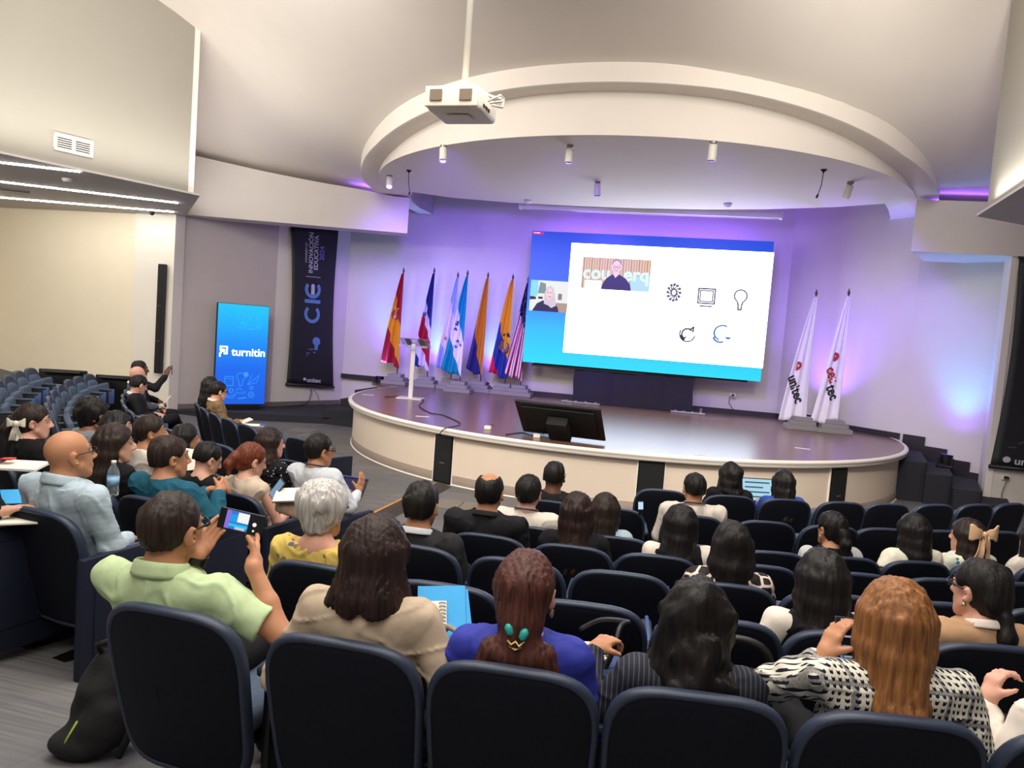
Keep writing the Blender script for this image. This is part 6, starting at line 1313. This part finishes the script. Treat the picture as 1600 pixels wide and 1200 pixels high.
o = np.array(hb.location); MB().tube(smooth_pts([tuple(np.array(q)-o) for q in (W('clip', (.16, .74, .72)), W('clip', (.24, .74, .77)), W('clip', (.34, .70, .79)), W('wavy', (-.20, .62, .80)), W('wavy', (-.22, .56, .74)), W('wavy', (-.27, .5, .62)), W('wavy', (-.27, .58, .56)))]), .010, 8).build('strap', BAGM, hb, True)
hb = thing('handbag', 'black handbag with metal ring between pinstripe and tweed women', 'handbag', tuple(W('blonde', (-.36, .60, .52)))); MB().box((0, 0, .06), (.28, .16, .22), None, .05, 3).build('bag_body', BAGM, hb, 'auto'); MB().tube(smooth_pts([(-.13, -.02, .15), (-.10, -.03, .26), (0, -.03, .30), (.10, -.03, .27), (.14, -.02, .15)]), .014, 8).build('strap', BAGM, hb, True)
MB().tube([(-.06+.022*math.cos(a), -.09, .19+.022*math.sin(a)) for a in [2*math.pi*k/14 for k in range(15)]], .005, 6).build('ring', GOLD, hb, True)
# phone of the tweed woman
t, s, r = phone('phone showing a dark chat list held by the tweed jacket woman', at_d(1328, 1003, 2.30), _r*1.0-_u*.1, np.array([0, -1, .5]), size=(.085, .15))
for k in range(4): r('chat_line', -.30, .28-.2*k, .25, .32-.2*k, '#8f98b0', .0052); r('chat_icon', -.42, .27-.2*k, -.34, .33-.2*k, '#4b7fd6', .0053)
for k in range(3): r('tab_dot', -.3+.3*k, .42, -.24+.3*k, .45, '#cfd3dc', .0052)
# glasses cat-eye etc. are children; hair bow of the peach bow woman
def bow(label, key, c, m, s=1.0, tails=True, rz=0):
    i = Q[key][1]; t = thing('hair_bow', label, 'hair bow'); M = Matrix.LocRotScale(Q[key][0].location, Q[key][0].rotation_euler, None) @ Matrix.Translation(Vector(i['Hc'])) @ Matrix(i['R']).to_4x4() @ Matrix.Translation(Vector(c)) @ Matrix.Rotation(math.radians(rz), 4, 'Z'); place(t, M)
    for sgn in (-1, 1):
        b = MB().grid(lambda u, v: (sgn*(.01+.085*u)*s, -.012*s-.02*math.sin(math.pi*u)*s*(1-abs(2*v-1)*.2), ((v-.5)*(.02+.075*math.sin(u*1.9))+.012*math.sin(u*9)*(v-.5)+.012*u)*s), 12, 8); o = b.build('loop', m, t, True); o.modifiers.new('t', 'SOLIDIFY').thickness = .006*s
        if tails:
            b = MB().grid(lambda u, v: ((sgn*(.008+.03*u)+(v-.5)*(.02+.05*u))*s, (-.018-.012*math.sin(u*5+sgn)-.01*math.cos(v*6))*s, (-.01-.19*u)*s), 12, 6); o = b.build('tail', m, t, True); o.modifiers.new('t', 'SOLIDIFY').thickness = .005*s
    MB().lathe([(.004, -.022), (.018, -.014), (.02, .0), (.018, .014), (.004, .022)], (0, -.02*s, 0), 12).build('knot', m, t, True); return t
bow('large peach satin bow tied in dark brown hair', 'bow', (-.03, -.125, .06), mat('satin_peach', '#e8bd94', rough=.4, noise=.05), 1.15, rz=-25)
bow('white scarf bow tied in the dark bun at far left', 'bowL', (.062, -.10, .0), mat('scarf_white', '#d9d2c2', rough=.7, noise=.05), .62, rz=70)
# laptop
lp_ = thing('laptop', 'open laptop with lit screen in front of the woman in the blue top', 'laptop'); c = W('laptop', (0, .62, .66)); place(lp_, frame(c, dirW('laptop', (1, 0, 0)), (0, 0, 1)))
MB().box((0, 0, 0), (.36, .24, .018), None, .006).build('base', mat('laptop_grey', '#3a3c40', rough=.4, metal=.4), lp_); R = Matrix.Rotation(math.radians(-14), 3, 'X'); MB().box((0, .15, .13), (.37, .012, .25), R, .006).build('lid', BLACK, lp_)
q = [R @ Vector(v)+Vector((0, .15, .13)) for v in ((-.175, -.0075, -.11), (.175, -.0075, -.11), (.175, -.0075, .115), (-.175, -.0075, .115))]; dsp = MB().add(q, [(0, 1, 2, 3)]).build('display', screen_mat('laptop_screen', '#a9d6ea', 1), lp_)
for k in range(4): q = [R @ Vector(v)+Vector((0, .15, .13)) for v in ((-.15, -.0085, .07-.05*k), (.05 if k % 2 else .12, -.0085, .07-.05*k), (.05 if k % 2 else .12, -.0085, .085-.05*k), (-.15, -.0085, .085-.05*k))]; MB().add(q, [(0, 1, 2, 3)]).build('text_line', screen_mat('laptop_line', '#3c5866', 1), dsp)
bg = thing('backpack', 'black bag with loop handle standing before the stage right of the laptop', 'bag', tuple(at_z(1303, 790, 0.0)*[1, 1, 0]+[0, -.35, 0])); MB().box((0, 0, .42), (.34, .2, .46), None, .08, 4).build('bag_body', BAGM, bg, 'auto'); MB().tube([(-.08, 0, .62), (-.06, 0, .72), (0, 0, .75), (.06, 0, .72), (.08, 0, .62)], .012, 8).build('handle', BAGM, bg, True); MB().box((0, -.11, .30), (.26, .05, .22), None, .03, 3).build('front_pocket', BAGM, bg, 'auto'); MB().box((0, .02, .1), (.36, .26, .2), None, .03).build('bag_base', BAGM, bg, 'auto')
# small lit phone beside the front row
t, s, r = phone('small lit phone held up between the second row chairs below the stage', at_z(1001, 790, .93), _r, -_f, size=(.05, .075)); r('picture', -.4, -.4, .4, .4, '#bfe4f6', .0052); MB().box((0, -.05, -.004), (.04, .06, .012), None, .004).build('stand', BLACK, t)
# left block: bottle, notebooks, papers, tablet folder, cards
p = at_d(177, 748, 4.35); bt = thing('water_bottle', 'clear plastic water bottle with pale blue label beside the bald man', 'bottle', tuple(p-[0, 0, .1]))
PET = mat('clear_plastic', '#dfe8ee', rough=.08, noise=0, trans=.9, ior=1.4); MB().lathe([(.028, 0), (.033, .006), (.033, .05), (.031, .055), (.033, .06), (.033, .13), (.028, .155), (.014, .18), (.0125, .195)], (0, 0, 0), 20).build('bottle_body', PET, bt, True); MB().lathe([(.0337, .065), (.0337, .115)], (0, 0, 0), 20).build('label_wrap', mat('label_blue', '#8fb7d6', rough=.5, noise=.15, nscale=30), bt, True); MB().lathe([(.014, .192), (.0145, .208), (.003, .21)], (0, 0, 0), 16).build('cap', WHITE, bt, True)
P7 = lambda q: Vector(seat_local(7, -100.9, (0, 0, 0)) and (W('noteL', q)))
notebook('open cream notebook on the writing tablet at the left edge', at_z(30, 812, ROWZ[7]+.70), _r*1.0+_f*.25, (0, 0, 1), (.26, .17), '#2a2c33', False)
f = thing('folder', 'bright blue folder lying behind the open notebook at the left edge', 'folder'); place(f, frame(at_z(22, 776, ROWZ[7]+.72), _r+_f*.2, np.array([0, 0, 1])-_f*.15)); MB().box((0, 0, 0), (.28, .22, .006), None, .002).build('cover', BLUEF, f)
nbk = notebook('white notebook on a tablet behind the bald man, far left', at_d(34, 727, 4.5), _r-_u*.05, (0, -.15, 1), (.26, .16), '#b9b4b4', False); 
rc = thing('phone', 'red phone case lying on the white notebook at far left', 'phone'); place(rc, frame(at_d(12, 720, 4.5)+np.array([0, 0, .012]), _r, (0, 0, 1))); MB().box((0, 0, 0), (.08, .05, .012), None, .006).build('case', mat('case_red', '#b3202c', rough=.4), rc)
f = thing('paper', 'open cream papers in front of the dark haired man in white', 'paper'); place(f, frame(W('folder', (.16, .46, .92)), dirW('folder', (1, .2, .1)), dirW('folder', (-.1, -.75, .6)))); MB().box((-.07, 0, 0), (.15, .21, .003), Matrix.Rotation(.25, 3, 'Y')).build('page', PAPER, f); MB().box((.08, 0, .004), (.15, .21, .003), Matrix.Rotation(-.2, 3, 'Y')).build('page', PAPER, f)
f = thing('card', 'tan card held by the ear of the dark haired woman', 'card'); place(f, frame(at_d(166, 657, 6.2), _r+_u*.1, -_f)); MB().box((0, 0, 0), (.045, .075, .006), None, .002).build('card_face', mat('card_tan', '#c99b55', rough=.6), f); MB().box((-.03, -.075, 0), (.014, .10, .005), Matrix.Rotation(-.5, 3, 'Z')).build('strap', mat('card_strap', '#b08a63', rough=.6), f)
t, s, r = phone('pale phone lying beside the notebook of the copper ponytail woman', at_d(433, 764, 5.2), _r*.6+_u*.8, (0, -.5, .8), size=(.15, .08)); r('picture', -.45, -.45, .45, .45, '#7fa3bd', .0052, .8)
notebook('white notebook on the lap of the copper ponytail woman', at_d(452, 773, 5.15), (1, .25, .1), (-.1, -.45, .9), (.20, .15), '#4a3f3a', False)
hb = thing('handbag', 'pinkish beige cloth bag on the lap of the copper ponytail woman', 'handbag', tuple(at_d(462, 786, 5.2))); MB().box((0, 0, -.04), (.26, .16, .10), Matrix.Rotation(.2, 3, 'Y'), .045, 4).build('bag_body', mat('bag_pinkbeige', '#b59a86', rough=.8, noise=.15), hb, 'auto'); MB().tube([(-.1, -.06, .0), (-.02, -.1, .03), (.08, -.06, .02)], .012, 6).build('strap', mat('bag_pinkdark', '#8f7463', rough=.8), hb, True)
tf = thing('tablet', 'dark tablet in folder held by the man in white by the aisle', 'tablet'); place(tf, frame(W('shirtL', (.04, .62, .80)), dirW('shirtL', (1, .1, 0)), dirW('shirtL', (-.1, -.8, .6)))); MB().box((0, 0, 0), (.30, .21, .012), None, .006).build('case', mat('tablet_case', '#1a1b2a', rough=.4), tf); MB().box((0, 0, .0075), (.26, .17, .002)).build('display', screen_mat('tablet_screen', '#2a2a55', .7), tf); MB().box((0, .1, .012), (.30, .01, .006)).build('folder_edge', mat('folder_violet', '#4a4a9c', rough=.4), tf)
f = thing('paper', 'white paper with blue edge on an empty chair tablet in the front left row', 'paper'); place(f, frame(at_z(395, 664, .74), (1, .5, 0), (0, 0, 1))); MB().box((0, 0, 0), (.3, .2, .006), None, .002).build('sheet', PAPER, f); MB().box((.12, 0, .004), (.06, .18, .004)).build('blue_edge', mat('paper_blue', '#3b4aa0', rough=.5), f)
f = thing('notebook', 'small open notebook on the knee of the tan jacket man', 'notebook'); place(f, frame(W('tanL', (.12, .60, .70)), dirW('tanL', (1, 0, 0)), dirW('tanL', (0, -.4, 1)))); MB().box((0, 0, 0), (.2, .15, .012), None, .003).build('pages', PAPER, f)
f = thing('paper', 'white paper held by the bald man in grey suit', 'paper'); place(f, frame(W('bald2', (.05, .62, .80)), dirW('bald2', (1, 0, 0)), dirW('bald2', (0, -.8, .6)))); MB().box((0, 0, 0), (.15, .20, .003)).build('sheet', PAPER, f)
t, s, r = phone('phone raised by the man in black jacket at the left wall', W('phoneL', (.06, .68, 1.22)), dirW('phoneL', (1, 0, 0)), dirW('phoneL', (0, -1, 0)), size=(.075, .15)); r('picture', -.4, -.4, .4, .4, '#3c4a78', .0052, .8)
f = thing('notebook', 'white paper on the tablet in front of the bald man in blue', 'paper'); place(f, frame(at_d(152, 717, 5.0), (1, .3, 0), (0, -.1, 1))); MB().box((0, 0, 0), (.2, .12, .006), None, .002).build('sheet', PAPER, f)
# crossbody strap with buckle on the trousers at left
hb = thing('handbag', 'beige bag strap with silver clasp over the black trousers at left', 'handbag', tuple(at_d(84, 800, 3.9))); 
q0 = np.array(hb.location); MB().tube([tuple(at_d(58, 803, 3.9)-q0), tuple(at_d(74, 797, 3.88)-q0), tuple(at_d(82, 818, 3.85)-q0), tuple(at_d(92, 838, 3.85)-q0)], .012, 6).tube([tuple(at_d(99, 817, 3.86)-q0), tuple(at_d(92, 838, 3.85)-q0)], .009, 6).build('strap', mat('bag_taupe', '#8d8374', rough=.6), hb, True); MB().tube([tuple(at_d(92+5*math.cos(a), 847+5*math.sin(a), 3.85)-q0) for a in [2*math.pi*k/10 for k in range(11)]], .004, 6).build('clasp', STEEL, hb, True); MB().box((.02, .10, -.10), (.22, .10, .2), None, .04, 3).build('bag_body', BAGM, hb, 'auto')
# backpack on the floor by the last row
p = at_z(118, 1190, .44); bk = thing('backpack', 'black backpack slumped on the floor beside the last row chair', 'backpack', (p[0]+.02, p[1]+.16, .43), .5)
FAB = mat('backpack_fabric', '#121214', rough=.8, noise=.2, nscale=40, bump=.2, bscale=300)
sdf = SDF(); sdf.ell((0, 0, .15), (.15, .10, .17), None, .04); sdf.ell((.02, .01, .27), (.13, .09, .14), None, .05); sdf.ell((-.09, -.05, .05), (.12, .09, .07), None, .05); sdf.ell((.0, -.09, .13), (.10, .05, .10), None, .03); sdf.half((0, 0, 0.0), (0, 0, -1)); smesh('bag_body', sdf, .011, FAB, bk, noise_fn(5, 22, .006))
MB().tube([(-.04, .0, .39), (-.06, -.01, .43), (-.0, .0, .45), (.05, .01, .43), (.05, .02, .39)], .013, 8).build('handle', FAB, bk, True); MB().tube([(.06, -.09, .42), (.10, -.13, .28), (.10, -.14, .12), (.06, -.14, .02)], .016, 8).build('shoulder_strap', FAB, bk, True); MB().tube([(-.1, -.10, .16), (-.13, -.12, .10), (-.15, -.12, .05)], .005, 6).build('zipper', mat('zip_lime', '#8a9a3a', rough=.5), bk, True)
S.render.film_transparent = False
